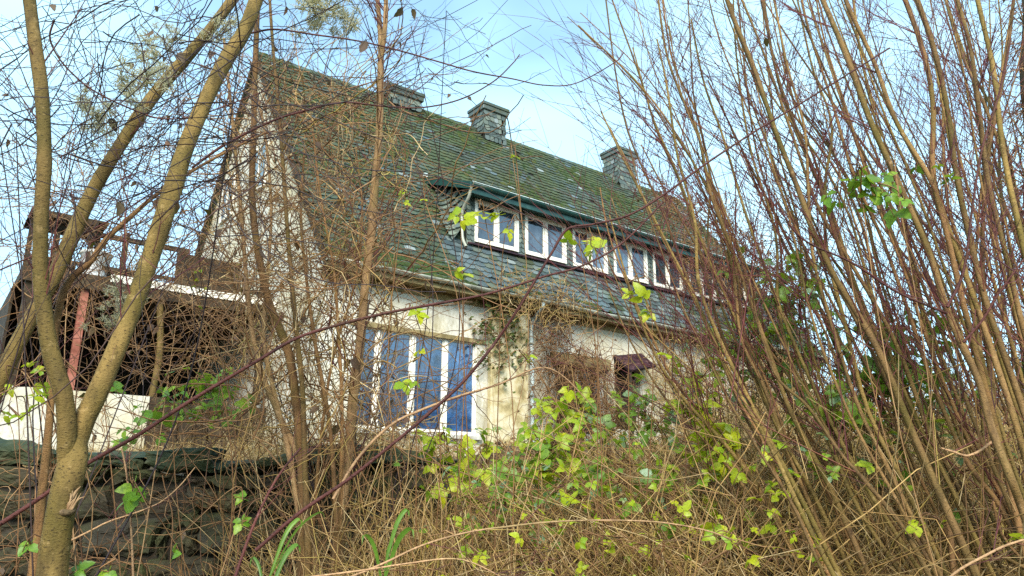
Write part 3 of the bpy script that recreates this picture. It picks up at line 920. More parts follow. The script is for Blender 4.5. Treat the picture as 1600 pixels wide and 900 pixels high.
def tex(nm, sc, dep):
    t = bpy.data.textures.new(nm, 'CLOUDS'); t.noise_scale = sc; t.noise_depth = dep; return t
TEX_BIG, TEX_FINE = tex('stone_lumps', .10, 2), tex('stone_grit', .028, 2)
def build_wall():
    wb = np.array([-2.2, 5.66, .5])
    root = empty('stone_wall', tuple(wb), 'dark mossy rubble stone retaining wall below the house', 'wall')
    xe = -.42
    mb = MB()
    mb.add([(x, y, z) for z in (.2, 1.80) for x, y in ((-7, 5.60), (xe - .12, 5.60), (xe - .12, 5.98), (-7, 5.98))], BOXF)
    mb.build('core', M['mortar'], root)
    # rows with wavy beds and leaning joints
    def bed(k, x): return .62 + BED[k] + .035 * math.sin(x * 1.7 + k * 2.1) + .025 * math.sin(x * 4.3 + k)
    BED = [0]
    while BED[-1] < 1.10: BED.append(BED[-1] + random.choice((.14, .19, .24, .29)))
    BED = [b_ for b_ in BED if b_ < 1.12] + [1.24]
    gap = .010
    for k in range(len(BED) - 1):
        x = -5.3; lean0 = 0
        while x < xe - .04:
            hrow = BED[k + 1] - BED[k]
            w = min(random.choice((.10, .13, .18, .22, .28, .38, .50)) * random.uniform(.85, 1.15), xe - x)
            if xe - x - w < .1: w = xe - x
            lean1 = random.gauss(0, .045)
            def edge(xa, za, xb, zb, n, jit):
                return [(xa + (xb - xa) * i / n + random.gauss(0, jit), za + (zb - za) * i / n + random.gauss(0, jit)) for i in range(n)]
            def ring(xl0, xl1, xr0, xr1, f0, f1):
                z = lambda xx, f: bed(k, xx) * (1 - f) + bed(k + 1, xx) * f
                A, B, C_, D_ = (xl0 + gap, z(xl0, f0) + gap), (xr0 - gap, z(xr0, f0) + gap), (xr1 - gap, z(xr1, f1) - gap), (xl1 + gap, z(xl1, f1) - gap)
                n = 3
                return edge(*A, *B, n, .012) + edge(*B, *C_, 2, .012) + edge(*C_, *D_, n, .012) + edge(*D_, *A, 2, .012)
            l, r = x, x + w
            if hrow > .2 and w < .3 and random.random() < .6:
                f = random.uniform(.35, .65)
                rubble(ring(l, l, r, r, 0, f), 'stone', M['stone'], root, random.uniform(.04, .10))
                rubble(ring(l, l + lean0, r, r + lean1, f, 1), 'stone', M['stone'], root, random.uniform(.04, .10))
            else:
                rubble(ring(l, l + lean0, r, r + lean1, 0, 1), 'stone', M['stone'], root, random.uniform(.05, .14), .035)
            lean0 = lean1
            x += w
    kt = len(BED) - 1
    x = -5.3
    while x < xe:
        w = min(random.uniform(.30, .75), xe + .1 - x)
        if w < .12: break
        drop = .10 * float(sm(-1.0, -.4, x + w / 2))
        zb = lambda xx: bed(kt, xx) - drop * .3
        th = random.uniform(.05, .19)
        tilt = random.gauss(0, .035)
        A, B, C_, D_ = (x + .008, zb(x) + .005), (x + w - .008, zb(x + w) + .005), (x + w - .02, zb(x + w) + th - drop + tilt), (x + .02, zb(x) + th - drop - tilt)
        pts = []
        for (xa, za), (xb, z_b), n in ((A, B, 3), (B, C_, 2), (C_, D_, 4), (D_, A, 2)):
            pts += [(xa + (xb - xa) * i / n + random.gauss(0, .01), za + (z_b - za) * i / n + random.gauss(0, .012)) for i in range(n)]
        o = rubble(pts, 'coping_stone', M['coping'], root, random.uniform(.10, .17), .03)
        x += w
    # earth and moss on the wall head
    n = 60
    xs_ = np.linspace(-6.5, xe, n)
    V, F = [], []
    for i, xx in enumerate(xs_):
        for yy in (5.56, 5.70, 5.85, 6.05):
            V.append((xx, yy, bed(kt, xx) + .11 - .12 * float(sm(-1.0, -.4, xx)) + random.gauss(0, .012) - (.05 if yy < 5.6 else 0)))
    for i in range(n - 1):
        for j_ in range(3):
            a = i * 4 + j_; F.append((a, a + 4, a + 5, a + 1))
    part('wall_head', V, F, M['coping'], root, True)
build_wall()

# ------------------------------------------------------------------ plants: shared builders
def stem_part(name, P, R, mat, parent, sides=9, knots=0.0, label=None):
    P = np.array(P); R = np.array(R)
    # slight organic wobble of radius and line
    n = len(P)
    u_ = np.linspace(0, 1, n) * np.linalg.norm(P[-1] - P[0])
    R = R * (1 + .035 * np.sin(u_ * 7 + random.random() * 6) + .02 * np.sin(u_ * 19 + random.random() * 6))
    P = P + (np.stack([np.sin(u_ * 9 + random.random() * 6), np.sin(u_ * 8 + random.random() * 6), 0 * u_], 1) * R[:, None] * .12)
    if knots:
        for _ in range(int(knots)):
            i = random.randrange(1, n - 1); R[i] *= 1.06
    V, F = tubes(P[None], R[None], sides)
    m0 = len(V)
    V = np.vstack([V, P[-1:] ]); F = [tuple(x) for x in F] + [(m0 - sides + k, m0 - sides + (k + 1) % sides, m0) for k in range(sides)]
    return part(name, V, F, mat, parent, True, label)

def twigs_along(P, R, count, lmin, lmax, a0=.25, rad=.003, sub=3, upbias=.02, spread=.75, curl=.055, follow=.9, n=6, side=None):
    """side twigs of one stem with their own side twigs: returns list of (P,R) batches"""
    k = len(P)
    u = rng.uniform(a0, 1, count) * (k - 1)
    i = np.minimum(u.astype(int), k - 2); f = (u - i)[:, None]
    S = P[i] * (1 - f) + P[i + 1] * f
    T = unit(P[i + 1] - P[i])
    O = rng.normal(0, 1, (count, 3)); O -= (O * T).sum(1, keepdims=True) * T; O = unit(O)
    D = T * follow + O * spread + np.array([0, 0, .15])
    L = rng.uniform(lmin, lmax, count) * (1.15 - .5 * u / (k - 1))
    B = grow(S, D, L, n, curl, upbias)
    r0 = np.minimum(R[i] * .55, rad * rng.uniform(.7, 1.4, count))
    out = [(B, r0[:, None] * np.linspace(1, .35, n)[None])]
    if sub:
        m = count * sub
        bi = np.repeat(np.arange(count), sub)
        v = rng.uniform(.2, .95, m) * (n - 1); j = np.minimum(v.astype(int), n - 2); g = (v - j)[:, None]
        S2 = B[bi, j] * (1 - g) + B[bi, j + 1] * g
        T2 = unit(B[bi, j + 1] - B[bi, j])
        D2 = T2 * 1.0 + rng.normal(0, .42, (m, 3))
        C = grow(S2, D2, L[bi] * rng.uniform(.2, .55, m), 4, curl, upbias)
        out.append((C, (r0[bi] * .6)[:, None] * np.linspace(1, .5, 4)[None]))
    return out

def batch(name, lots, mat, parent, sides=3, label=None, kind='stuff'):
    VV, FF = [], []; b = 0
    for P, R in lots:
        v, f = tubes(P, R, sides); VV.append(v); FF.append(f + b); b += len(v)
    if not VV: return None
    return part(name, np.vstack(VV), np.vstack(FF), mat, parent, True, label, kind)

# leaf meshes ---------------------------------------------------------------
def leaflet(L, W, fold, curl, teeth=5, seed=0):
    r = random.Random(seed)
    V, F = [], []
    mid = []
    n = teeth + 1
    for i in range(n + 1):
        u = i / n; mid.append(len(V)); V.append((0, u * L, -curl * u * u * L))
    for s in (-1, 1):
        edge = []
        for i in range(n + 1):
            u = i / n
            w = W * .5 * math.sin(math.pi * min(1, u ** .75)) ** .8 if 0 < u < 1 else 0
            w *= (1 + (.12 if i % 2 else -.08)) * r.uniform(.92, 1.08)
            edge.append(len(V)); V.append((s * w, u * L * .99, -curl * u * u * L + fold * w + r.uniform(-.03, .03) * W))
        for i in range(n):
            q = (mid[i], edge[i], edge[i + 1], mid[i + 1])
            F.append(q if s < 0 else q[::-1])
    return np.array(V), F
def rotz(V, a):
    c, s = math.cos(a), math.sin(a); return V @ np.array([[c, s, 0], [-s, c, 0], [0, 0, 1]])
def trifoliate(mat, seed, size=1.0, name='leaf', five=False):
    r = random.Random(seed); VV, FF = [], []; b = 0
    angs = [0, 1.25, -1.25] + ([2.1, -2.1] if five else [])
    for k, a in enumerate(angs):
        L = (1.0 if k == 0 else .85) * size
        v, f = leaflet(L, L * r.uniform(.62, .78), r.uniform(-.1, .6), r.uniform(-.05, .65), 5, seed * 7 + k)
        v = v * r.uniform(.7, 1.1)
        v[:, 1] += .16 * size if k == 0 else .04 * size
        v = rotz(v, a + r.uniform(-.12, .12)); v[:, 2] += r.uniform(-.06, .06) * size
        VV.append(v); FF += [tuple(i + b for i in q) for q in f]; b += len(v)
    # leaf stalk
    P = np.array([[[0, -.55 * size, .05 * size], [0, -.2 * size, .0], [0, .16 * size, 0]]])
    v, f = tubes(P, np.full((1, 3), .022 * size), 3)
    VV.append(v); FF += [tuple(int(i) + b for i in q) for q in f]
    return mesh(name, np.vstack(VV), FF, mat, True)
def single_leaf(mat, seed, name='leaf', ratio=.6):
    v, f = leaflet(1, ratio, .3, .3, 5, seed)
    P = np.array([[[0, -.35, .04], [0, -.15, 0.], [0, .05, 0]]]); v2, f2 = tubes(P, np.full((1, 3), .022), 3)
    b = len(v)
    return mesh(name, np.vstack([v, v2]), list(f) + [tuple(int(i) + b for i in q) for q in f2], mat, True)
LEAF = {k: [trifoliate(M[k], s) for s in range(11)] for k in ('leaf_yel', 'leaf_green', 'leaf_mix', 'leaf_deep')}
DEAD = [single_leaf(M['leaf_dead'], s, 'dead_leaf', .55) for s in range(4)]
SMALL = [single_leaf(M['leaf_yel'], s + 20, 'leaf', .65) for s in range(3)]

def leaf_at(p, size, key, parent, droop=.6, name='leaf'):
    me = random.choice(LEAF[key]) if isinstance(key, str) else random.choice(key)
    # blade normal roughly up and toward the open side, tip hanging
    yaw = random.uniform(0, 2 * math.pi)
    e = Euler((random.gauss(.25, .45) - droop * .3, random.gauss(0, .4), yaw))
    face = Euler((random.gauss(-.5, .3), 0, random.gauss(0, .5))) if random.random() < .55 else None
    R_ = e.to_matrix()
    if face is not None:
        # turned to the light from the open side: blade faces the viewer's half-space
        R_ = (Euler((random.gauss(.95, .35), random.gauss(0, .35), random.gauss(0, .5))).to_matrix() @ Euler((0, 0, random.uniform(0, 6.28))).to_matrix())
    Mx = Matrix.Translation(Vector(p)) @ R_.to_4x4() @ Matrix.Diagonal((size, size, size, 1))
    return piece(name, me, Mx, parent)

# ------------------------------------------------------------------ the forked tree in front of the wall
def tree_front():
    f0 = U(62, 1010, 2.55); gz = float(ground(f0[0], f0[1]))
    root = empty('forked_tree', (f0[0], f0[1], gz), 'smooth olive-brown tree forking into two limbs in front of the stone wall', 'tree')
    P, R = trace([(72, 960, 2.58, 62), (84, 880, 2.6, 57), (94, 820, 2.6, 54), (104, 765, 2.61, 53), (112, 720, 2.62, 52), (116, 690, 2.63, 44), (120, 672, 2.635, 30), (121, 660, 2.635, 10)], 26, (f0[0] - .04, f0[1], gz - .1))
    stem_part('trunk', P, R * 1.12, M['bark_olive'], root, 16)
    P, R = trace([(102, 775, 2.62, 22), (108, 735, 2.63, 34), (118, 695, 2.635, 44), (130, 662, 2.64, 47), (150, 620, 2.66, 44), (185, 535, 2.7, 42), (212, 470, 2.75, 41), (240, 390, 2.8, 39), (268, 300, 2.85, 38), (290, 230, 2.9, 36), (325, 150, 2.95, 34), (355, 90, 3.0, 33), (385, 40, 3.05, 30), (420, -60, 3.1, 28)], 60)
    stem_part('limb', P, R, M['bark_olive'], root, 16, 5)
    lots = twigs_along(P, R, 12, .2, .6, .35, .003, 3)
    P, R = trace([(102, 780, 2.615, 20), (104, 740, 2.61, 32), (104, 700, 2.60, 40), (102, 660, 2.585, 40), (97, 610, 2.56, 37), (82, 555, 2.55, 35), (70, 490, 2.54, 34), (62, 420, 2.53, 33), (64, 330, 2.52, 31), (70, 250, 2.5, 29), (66, 150, 2.5, 28), (53, 60, 2.5, 27), (38, -60, 2.5, 25)], 56)
    stem_part('limb', P, R, M['bark_olive'], root, 16, 4)
    lots += twigs_along(P, R, 12, .2, .6, .3, .003, 3)
    batch('twigs', lots, M['twig_red'], root)
    # broken stub and scar at the old branch
    c = U(112, 765, 2.57)
    P, R = trace([(100, 798, 2.60, 13), (106, 788, 2.585, 14), (113, 778, 2.58, 9), (119, 768, 2.58, 6), (126, 760, 2.58, 1.5)], 16)
    stem_part('broken_stub', P, R, M['broken'], root, 8)
    for k_ in range(7):
        a_ = random.uniform(-.5, .9)
        P, R = trace([(100 + k_ * 2, 797, 2.575, 6), (106 + k_ * 2.2 + 6 * a_, 786 - k_, 2.57, 4), (110 + k_ * 2 + 14 * a_, 774 + random.uniform(-8, 8), 2.568, .8)], 8)
        stem_part('splinter', P, R, M['broken'], root, 5)
    P, R = trace([(82, 797, 2.59, 6), (90, 799, 2.572, 13), (100, 801, 2.566, 15), (110, 800, 2.572, 12), (118, 796, 2.59, 5)], 14)
    stem_part('scar', P, R, M['bark_dark'], root, 9, 3)
tree_front()

def sapling(name, rows, label, mat, cat='sapling', twigs=None, twmat='twig_red', sides=12, group=None, foot=None, extra=()):
    px, py, Y, w = rows[0]
    b = U(px, py, Y)
    gz = float(ground(b[0], b[1]))
    root = empty(name, (b[0], b[1], gz), label, cat, group)
    P, R = trace(rows, len(rows) * 5, None if b[2] < gz else (b[0] + random.uniform(-.03, .03), b[1], gz - .1))
    stem_part('trunk', P, R, mat, root, sides, 4)
    lots = twigs_along(P, R, *twigs) if twigs else []
    for rws in extra:
        P2, R2 = trace(rws, len(rws) * 5)
        stem_part('fork', P2, R2, mat, root, sides, 3)
        if twigs: lots += twigs_along(P2, R2, max(4, twigs[0] // 3), *twigs[1:])
    batch('twigs', lots, M[twmat], root)
    return root

sapling('leaning_sapling', [(-40, 690, 3.1, 36), (5, 580, 3.12, 35), (45, 505, 3.15, 33), (80, 440, 3.2, 32), (112, 370, 3.25, 31), (150, 290, 3.3, 30), (195, 215, 3.35, 28), (240, 150, 3.4, 27), (295, 85, 3.45, 25), (345, 25, 3.5, 23), (400, -50, 3.6, 20)],
        'slim olive stem leaning across between the two limbs of the forked tree', M['bark_olive'], twigs=(16, .2, .7, .3, .003, 3))
sapling('climbing_stem', [(78, 640, 3.3, 17), (84, 540, 3.3, 16), (95, 470, 3.3, 15), (112, 435, 3.3, 14), (140, 410, 3.3, 13), (165, 375, 3.32, 12), (205, 338, 3.35, 10), (250, 300, 3.4, 8), (330, 250, 3.5, 6), (420, 205, 3.6, 5)],
        'bent grey-brown woody stem curving right beneath the porch awning', M['bark_brown'], 'stem', twigs=(14, .2, .5, .4, .0028, 3))
sapling('pale_sapling', [(530, 840, 4.7, 26), (540, 740, 4.7, 25), (549, 660, 4.7, 23), (557, 580, 4.7, 22), (566, 500, 4.7, 21), (576, 400, 4.7, 20), (583, 330, 4.7, 19), (590, 240, 4.7, 17), (594, 150, 4.7, 16), (595, 80, 4.7, 13), (590, 0, 4.7, 10), (586, -60, 4.7, 8)],
        'straight tan sapling standing before the gutter and the wide blue window', M['bark_tan'], twigs=(48, .25, .8, .25, .0042, 4, .03, .8, .06, .9), sides=12,
        extra=([(595, 100, 4.7, 12), (599, 60, 4.68, 11), (603, 20, 4.66, 10), (604, -50, 4.64, 9)],))

# multi-stem shrub rising over the wall between gable and window
def shrub(name, label, stems, base, mat, cat='shrub', twn=18, lr=(.25, .8), twmat='twig_brown', group=None, rad=.003, sub=3, follow=.9, mats=None, a0=.3):
    bx, by = base
    gz = float(ground(bx, by))
    root = empty(name, (bx, by, gz), label, cat, group)
    lots = []
    for i, rows in enumerate(stems):
        foot = (bx + random.uniform(-.16, .16), by + random.uniform(-.12, .12), gz - .08)
        p0 = U(*rows[0][:3])
        if p0[2] < gz + .1: foot = None
        P, R = trace(rows, len(rows) * 5, foot)
        stem_part('stem', P, R, (mats[i % len(mats)] if mats else mat), root, 10 if rows[0][3] > 9 else 7, 4)
        lots += twigs_along(P, R, twn, lr[0], lr[1], a0, rad, sub, follow=follow)
    batch('twigs', lots, M[twmat], root)
    return root
def rowsY(pts, Y0, Y1, w0, w1):
    n = len(pts)
    return [(p[0], p[1], Y0 + (Y1 - Y0) * i / (n - 1), w0 + (w1 - w0) * (i / (n - 1)) ** .8) for i, p in enumerate(pts)]
shrub('elder_shrub', 'many-stemmed bare brown shrub over the wall before the white gable corner', [
    rowsY([(474, 830), (470, 700), (462, 620), (447, 540), (420, 470), (404, 400), (394, 300), (396, 200), (400, 80), (403, -40)], 4.5, 4.4, 24, 11),
    rowsY([(484, 830), (468, 720), (432, 640), (402, 560), (386, 450), (376, 320), (362, 180), (350, 60)], 4.6, 4.7, 17, 6),
    rowsY([(526, 830), (518, 690), (504, 600), (490, 520), (478, 430), (470, 330), (476, 230)], 4.5, 4.5, 12, 5),
    rowsY([(480, 830), (474, 640), (464, 520), (452, 400), (441, 240), (428, 90), (420, -20)], 4.4, 4.5, 14, 6),
    rowsY([(532, 800), (534, 640), (529, 520), (521, 420), (500, 300), (488, 200)], 4.6, 4.8, 10, 4),
    rowsY([(470, 830), (450, 700), (425, 600), (412, 520), (418, 430), (424, 330), (414, 210), (396, 120)], 4.55, 4.9, 13, 5),
    rowsY([(488, 830), (500, 700), (520, 560), (555, 440), (566, 330), (556, 230)], 4.6, 4.9, 9, 3),
], (-1.12, 4.55), M['bark_brown'], twn=14, lr=(.25, .85), mats=[M['bark_brown'], M['bark_tan'], M['bark_brown'], M['bark_hazel']], rad=.0032)

# ------------------------------------------------------------------ hazel rods on the right
def px_ext(rows): return rows
HZ = [
 ('hazel_shrub', 'hazel clump whose rods cross the slate roof end below the chimney', (1.95, 3.9), [
    rowsY([(1350, 880), (1300, 775), (1265, 700), (1230, 625), (1200, 545), (1166, 460), (1140, 380), (1113, 300), (1090, 205), (1063, 143), (1040, 77), (1024, -20)], 3.7, 4.3, 20, 7),
    rowsY([(1300, 910), (1255, 820), (1215, 745), (1190, 690), (1155, 625), (1130, 565), (1098, 500), (1060, 420), (1020, 340), (985, 262), (955, 200)], 3.8, 4.6, 14, 4),
    rowsY([(1290, 910), (1220, 760), (1165, 650), (1120, 540), (1073, 433), (1033, 333), (1005, 262), (980, 193), (960, 93), (946, -20)], 4.0, 4.6, 12, 5),
    rowsY([(1330, 900), (1260, 760), (1190, 620), (1130, 480), (1105, 380), (1110, 270), (1085, 160), (1075, 40), (1070, -30)], 4.1, 4.8, 12, 4),
    rowsY([(1260, 900), (1190, 780), (1120, 690), (1060, 620), (1010, 540), (960, 430), (930, 330)], 3.9, 4.4, 9, 3),
    rowsY([(1310, 900), (1240, 720), (1200, 600), (1165, 520), (1150, 420), (1120, 300), (1060, 190), (1000, 110), (905, 20)], 3.9, 4.7, 11, 3),
 ]),
 ('hazel_shrub', 'hazel clump with the long mossy rod left of the hanging green leaves', (2.2, 3.35), [
    rowsY([(1530, 900), (1480, 795), (1420, 665), (1380, 565), (1335, 480), (1305, 430), (1270, 360), (1245, 295), (1207, 195), (1175, 105), (1142, 10), (1125, -50)], 3.3, 3.7, 27, 13),
    rowsY([(1490, 905), (1480, 800), (1430, 690), (1390, 590), (1340, 470), (1310, 380), (1282, 300), (1258, 235), (1215, 115), (1188, -20)], 3.5, 4.1, 20, 8),
    rowsY([(1455, 905), (1410, 820), (1350, 750), (1310, 705), (1265, 635), (1215, 590), (1190, 520), (1170, 430)], 3.4, 3.9, 18, 6),
    rowsY([(1440, 900), (1380, 800), (1330, 720), (1280, 620), (1235, 520), (1195, 415), (1160, 320), (1130, 215), (1098, 125), (1080, 30)], 3.6, 4.3, 17, 6),
    rowsY([(1470, 900), (1400, 760), (1345, 640), (1300, 520), (1270, 400), (1262, 300), (1255, 200), (1230, 100), (1205, -20)], 3.5, 4.0, 16, 7),
    rowsY([(1420, 905), (1350, 790), (1300, 680), (1262, 600), (1225, 480), (1215, 360), (1180, 230), (1160, 90), (1150, -30)], 3.9, 4.6, 13, 5),
 ]),
 ('hazel_shrub', 'hazel clump with thick twin rods crossing the big green leaf spray', (2.6, 3.1), [
    rowsY([(1640, 900), (1600, 800), (1578, 745), (1550, 670), (1525, 595), (1500, 530), (1472, 460), (1445, 390), (1395, 270), (1360, 185), (1325, 85), (1285, -5), (1265, -60)], 3.1, 3.5, 29, 16),
    rowsY([(1620, 900), (1560, 790), (1510, 720), (1455, 590), (1420, 480), (1380, 380), (1335, 275), (1300, 160), (1265, 50), (1250, -30)], 3.5, 4.0, 19, 7),
    rowsY([(1650, 900), (1610, 740), (1580, 640), (1545, 530), (1515, 440), (1480, 350), (1450, 280), (1400, 190), (1370, 100), (1325, 10), (1310, -40)], 3.2, 3.6, 24, 12),
    rowsY([(1600, 905), (1540, 780), (1500, 680), (1460, 560), (1425, 420), (1400, 300), (1372, 200), (1345, 90), (1330, -30)], 3.7, 4.2, 15, 6),
    rowsY([(1560, 900), (1500, 770), (1450, 660), (1405, 540), (1370, 420), (1350, 330), (1300, 240), (1240, 150), (1205, 90)], 3.7, 4.3, 13, 4),
 ]),
 ('hazel_shrub', 'hazel clump of close upright rods nearest the shaggy trunk', (3.0, 3.2), [
    rowsY([(1690, 900), (1640, 760), (1590, 620), (1545, 480), (1512, 360), (1496, 280), (1480, 165), (1455, 65), (1425, -20)], 3.2, 3.6, 26, 14),
    rowsY([(1610, 905), (1560, 700), (1510, 500), (1482, 370), (1458, 270), (1455, 165), (1440, 75), (1408, -20)], 3.3, 3.5, 22, 15),
    rowsY([(1680, 900), (1640, 640), (1600, 520), (1570, 400), (1545, 280), (1530, 165), (1515, 75), (1492, -20)], 3.4, 3.7, 22, 12),
    rowsY([(1700, 900), (1650, 600), (1610, 430), (1580, 300), (1565, 200), (1550, 100), (1522, -20)], 3.2, 3.5, 24, 14),
    rowsY([(1720, 900), (1660, 640), (1600, 400), (1560, 220), (1500, 80), (1470, -40)], 3.7, 4.1, 16, 8),
    rowsY([(1640, 900), (1570, 800), (1555, 660), (1540, 520), (1535, 380), (1540, 250), (1570, 100), (1590, -30)], 3.6, 3.9, 20, 9),
 ]),
]
def between(a, b, f, Y0, Y1, w):
    a = np.array(smooth_line(np.array(a), 9)); b = np.array(smooth_line(np.array(b), 9))
    m = a * (1 - f) + b * f
    o = random.uniform(-25, 25)
    k = np.linspace(0, 1, 9)
    wob = np.cumsum(np.random.default_rng(random.randrange(9999)).normal(0, 3, 9))
    return [(m[i, 0] + o * k[i] + wob[i], m[i, 1], Y0 + (Y1 - Y0) * k[i], w * (1 - .7 * k[i])) for i in range(9)]
for nm, lab, base, stems in HZ:
    stems = [[(a, b, c_, d_ * .66) for a, b, c_, d_ in st] for st in stems]
    stems = [[(a + random.gauss(0, 1.8), b, c_ + random.gauss(0, .02), d_) for a, b, c_, d_ in st] for st in stems]
    big = list(stems)
    for _ in range(15):
        a, b = random.sample(big, 2); Y = random.uniform(3.3, 4.6)
        stems.append(between(a, b, random.uniform(-.25, 1.25), Y, Y + random.uniform(.2, .9), random.uniform(6, 12)))
    shrub(nm, lab, stems, base, M['bark_hazel'], twn=11, lr=(.3, 1.4), twmat='twig_red', group='hazel shrubs on the right bank', rad=.0030, sub=4, mats=[M['bark_hazel'], M['bark_brown'], M['bark_hazel'], M['bark_olive']], a0=.46)

# thinner clumps behind them, generated along the same lean
def back_clump(label, cx, cy, n, htop, mat, seed, lean=-.28, tw=26, rad=.0034):
    r = random.Random(seed)
    gz = float(ground(cx, cy))
    root = empty('bare_shrub', (cx, cy, gz), label, 'shrub', 'bare shrubs behind the hazels')
    lots = []
    for i in range(n):
        h = htop * r.uniform(.65, 1.05)
        a = lean + r.gauss(0, .14); b = r.gauss(.05, .12)
        p = np.array([cx + r.uniform(-.35, .35), cy + r.uniform(-.35, .35), gz - .05])
        rows = [p + np.array([a * h * u + .12 * math.sin(u * 4 + i), b * h * u, h * u]) for u in (0, .2, .4, .6, .8, 1)]
        P = smooth_line(rows, 26)
        R = np.linspace(.020, .005, 26) * r.uniform(.7, 1.2)
        stem_part('stem', P, R, mat, root, 6, 2)
        lots += twigs_along(P, R, tw // 2, .4, 1.5, .25, rad * 1.15, 3, follow=1.1)
    batch('twigs', lots, M['twig_red'], root)
back_clump('thin bare shrub just beyond the roof end right of the house', 4.2, 8.2, 5, 5.2, M['bark_hazel'], 1)
back_clump('thin bare shrub behind the long mossy hazel rod', 4.9, 6.6, 5, 5.6, M['bark_hazel'], 2)
back_clump('thin bare shrub behind the thick twin hazel rods', 5.2, 6.0, 5, 5.6, M['bark_brown'], 3)
back_clump('thin bare shrub between the far thicket and the shaggy trunk', 6.6, 7.6, 5, 6.0, M['bark_hazel'], 4)
back_clump('small bare shrub at the foot of the hazels on the bank', 2.5, 5.2, 4, 3.4, M['bark_brown'], 6, -.35, 18)
back_clump('tall bare shrub at the far end of the house', 8.2, 10.5, 6, 6.5, M['bark_hazel'], 8)

# shaggy trunk at the right edge
def shaggy():
    b = U(1690, 900, 3.9); gz = float(ground(b[0], b[1]))
    root = empty('shaggy_trunk', (b[0], b[1], gz), 'dark shaggy tree trunk wrapped in dead brown ivy at the right edge', 'tree')
    P, R = trace(rowsY([(1690, 900), (1665, 700), (1645, 500), (1632, 300), (1625, 120), (1620, -60)], 4.1, 4.3, 90, 66), 30, (b[0] + .1, b[1] + .1, gz - .1))
    stem_part('trunk', P, R, M['bark_dark'], root, 16)
    k = rng.integers(0, 30, 1500)
    S = P[k] + rng.normal(0, .06, (1500, 3)) + unit(rng.normal(0, 1, (1500, 3))) * R[k][:, None] * .8
    D = np.stack([rng.normal(-.25, .6, 1500), rng.normal(-.1, .5, 1500), rng.normal(-.5, .6, 1500)], 1)
    T = grow(S, D, rng.uniform(.06, .3, 1500), 4, .4)
    batch('dead_ivy', [(T, np.linspace(.004, .002, 4)[None].repeat(1500, 0))], M['twig_brown'], root)
shaggy()

# ------------------------------------------------------------------ bramble canes arching through the picture
def cane(label, rows, mat='cane_red', name='bramble_cane', thorns=True, twn=6, group=None):
    P, R = trace(rows, len(rows) * 7)
    R = R * .74
    b = P[0]
    root = empty(name, tuple(b), label, 'cane', group)
    stem_part('cane', P, R, M[mat], root, 8, 5)
    if thorns:
        k = rng.integers(1, len(P) - 1, 40)
        D = unit(rng.normal(0, 1, (40, 3)))
        T = np.stack([P[k], P[k] + D * (R[k] * 1.6)[:, None], P[k] + D * (R[k] * 2.6)[:, None] - np.array([0, 0, .003])], 1)
        batch('thorns', [(T, np.stack([R[k] * .5, R[k] * .3, R[k] * .05], 1))], M[mat], root)
    if twn:
        batch('twigs', twigs_along(P, R, twn, .12, .4, .2, .002, 2), M['twig_red'], root)
    return root
cane('long purple bramble cane arching over wall, wide window and gutter', rowsY([(-40, 845), (60, 780), (130, 728), (215, 680), (300, 625), (400, 565), (460, 530), (520, 510), (600, 490), (680, 475), (750, 462), (800, 448), (850, 432), (910, 415), (972, 380), (1037, 315)], 2.9, 3.3, 15, 5))
cane('dark straight bramble cane rising from wall foot to the dormer windows', rowsY([(400, 860), (470, 800), (540, 752), (600, 705), (660, 655), (720, 600), (770, 540), (805, 490), (835, 440), (862, 395), (887, 358), (930, 350), (985, 335), (1040, 302), (1100, 258), (1180, 205), (1270, 150), (1390, 75)], 2.9, 3.0, 12, 5))
cane('thin purple cane arching across the upper roof left of chimneys', rowsY([(300, 262), (350, 227), (423, 190), (480, 172), (537, 160), (600, 166), (660, 168), (720, 155), (770, 128), (800, 100), (812, 85)], 3.4, 3.6, 8, 3))
cane('thin dark cane crossing the sky above the ridge', rowsY([(390, 52), (430, 46), (490, 54), (560, 64), (620, 78), (680, 95), (740, 112), (800, 123), (850, 133), (900, 130), (960, 98), (975, 82)], 3.2, 3.6, 6, 3))
cane('pale brown cane bowed low across the bramble bank', rowsY([(540, 905), (600, 880), (660, 852), (730, 832), (800, 822), (870, 815), (950, 813), (1030, 816), (1100, 828), (1150, 845)], 3.0, 3.2, 7, 4), 'cane_tan')
cane('pale bent cane hooking over in front of the ochre pier', rowsY([(520, 780), (560, 715), (610, 665), (660, 640), (720, 618), (780, 600), (830, 578), (855, 575), (880, 588), (905, 612), (930, 640)], 3.3, 3.6, 10, 3), 'cane_tan')
cane('pale thin shoot lying along the foot of the picture', rowsY([(480, 902), (560, 892), (640, 880), (700, 873), (740, 880), (790, 905)], 2.8, 2.9, 6, 4), 'cane_tan')
cane('grey-brown shoot slanting across the stones beside the forked tree', rowsY([(-30, 630), (30, 600), (60, 655), (0, 690)][:2] + [(90, 560)], 2.8, 2.9, 5, 3), 'cane_tan')
cane('upright pale shoot hanging down in front of the stone wall', rowsY([(208, 905), (206, 850), (203, 790), (198, 740), (190, 700)], 3.3, 3.3, 8, 5), 'cane_tan')
cane('thin shoot with a fork drawn across the middle stones', rowsY([(100, 850), (140, 830), (170, 815), (215, 800), (250, 785), (280, 760), (305, 730)], 3.4, 3.5, 6, 3), 'cane_tan')
cane('reddish shoot slanting up from wall foot beside broad grass', rowsY([(365, 910), (385, 850), (405, 800), (425, 760), (445, 730), (470, 700)], 3.2, 3.4, 11, 6), 'cane_red')
cane('purple side branch crossing the hazels toward the upper corner', rowsY([(1205, 300), (1250, 370), (1330, 410), (1400, 455), (1480, 490)], 3.2, 3.1, 5, 8), 'cane_red')
cane('dark cane springing from the hazels toward the right edge', rowsY([(1505, 535), (1535, 500), (1560, 460), (1585, 425), (1620, 380)], 3.0, 2.9, 8, 5), 'cane_red')
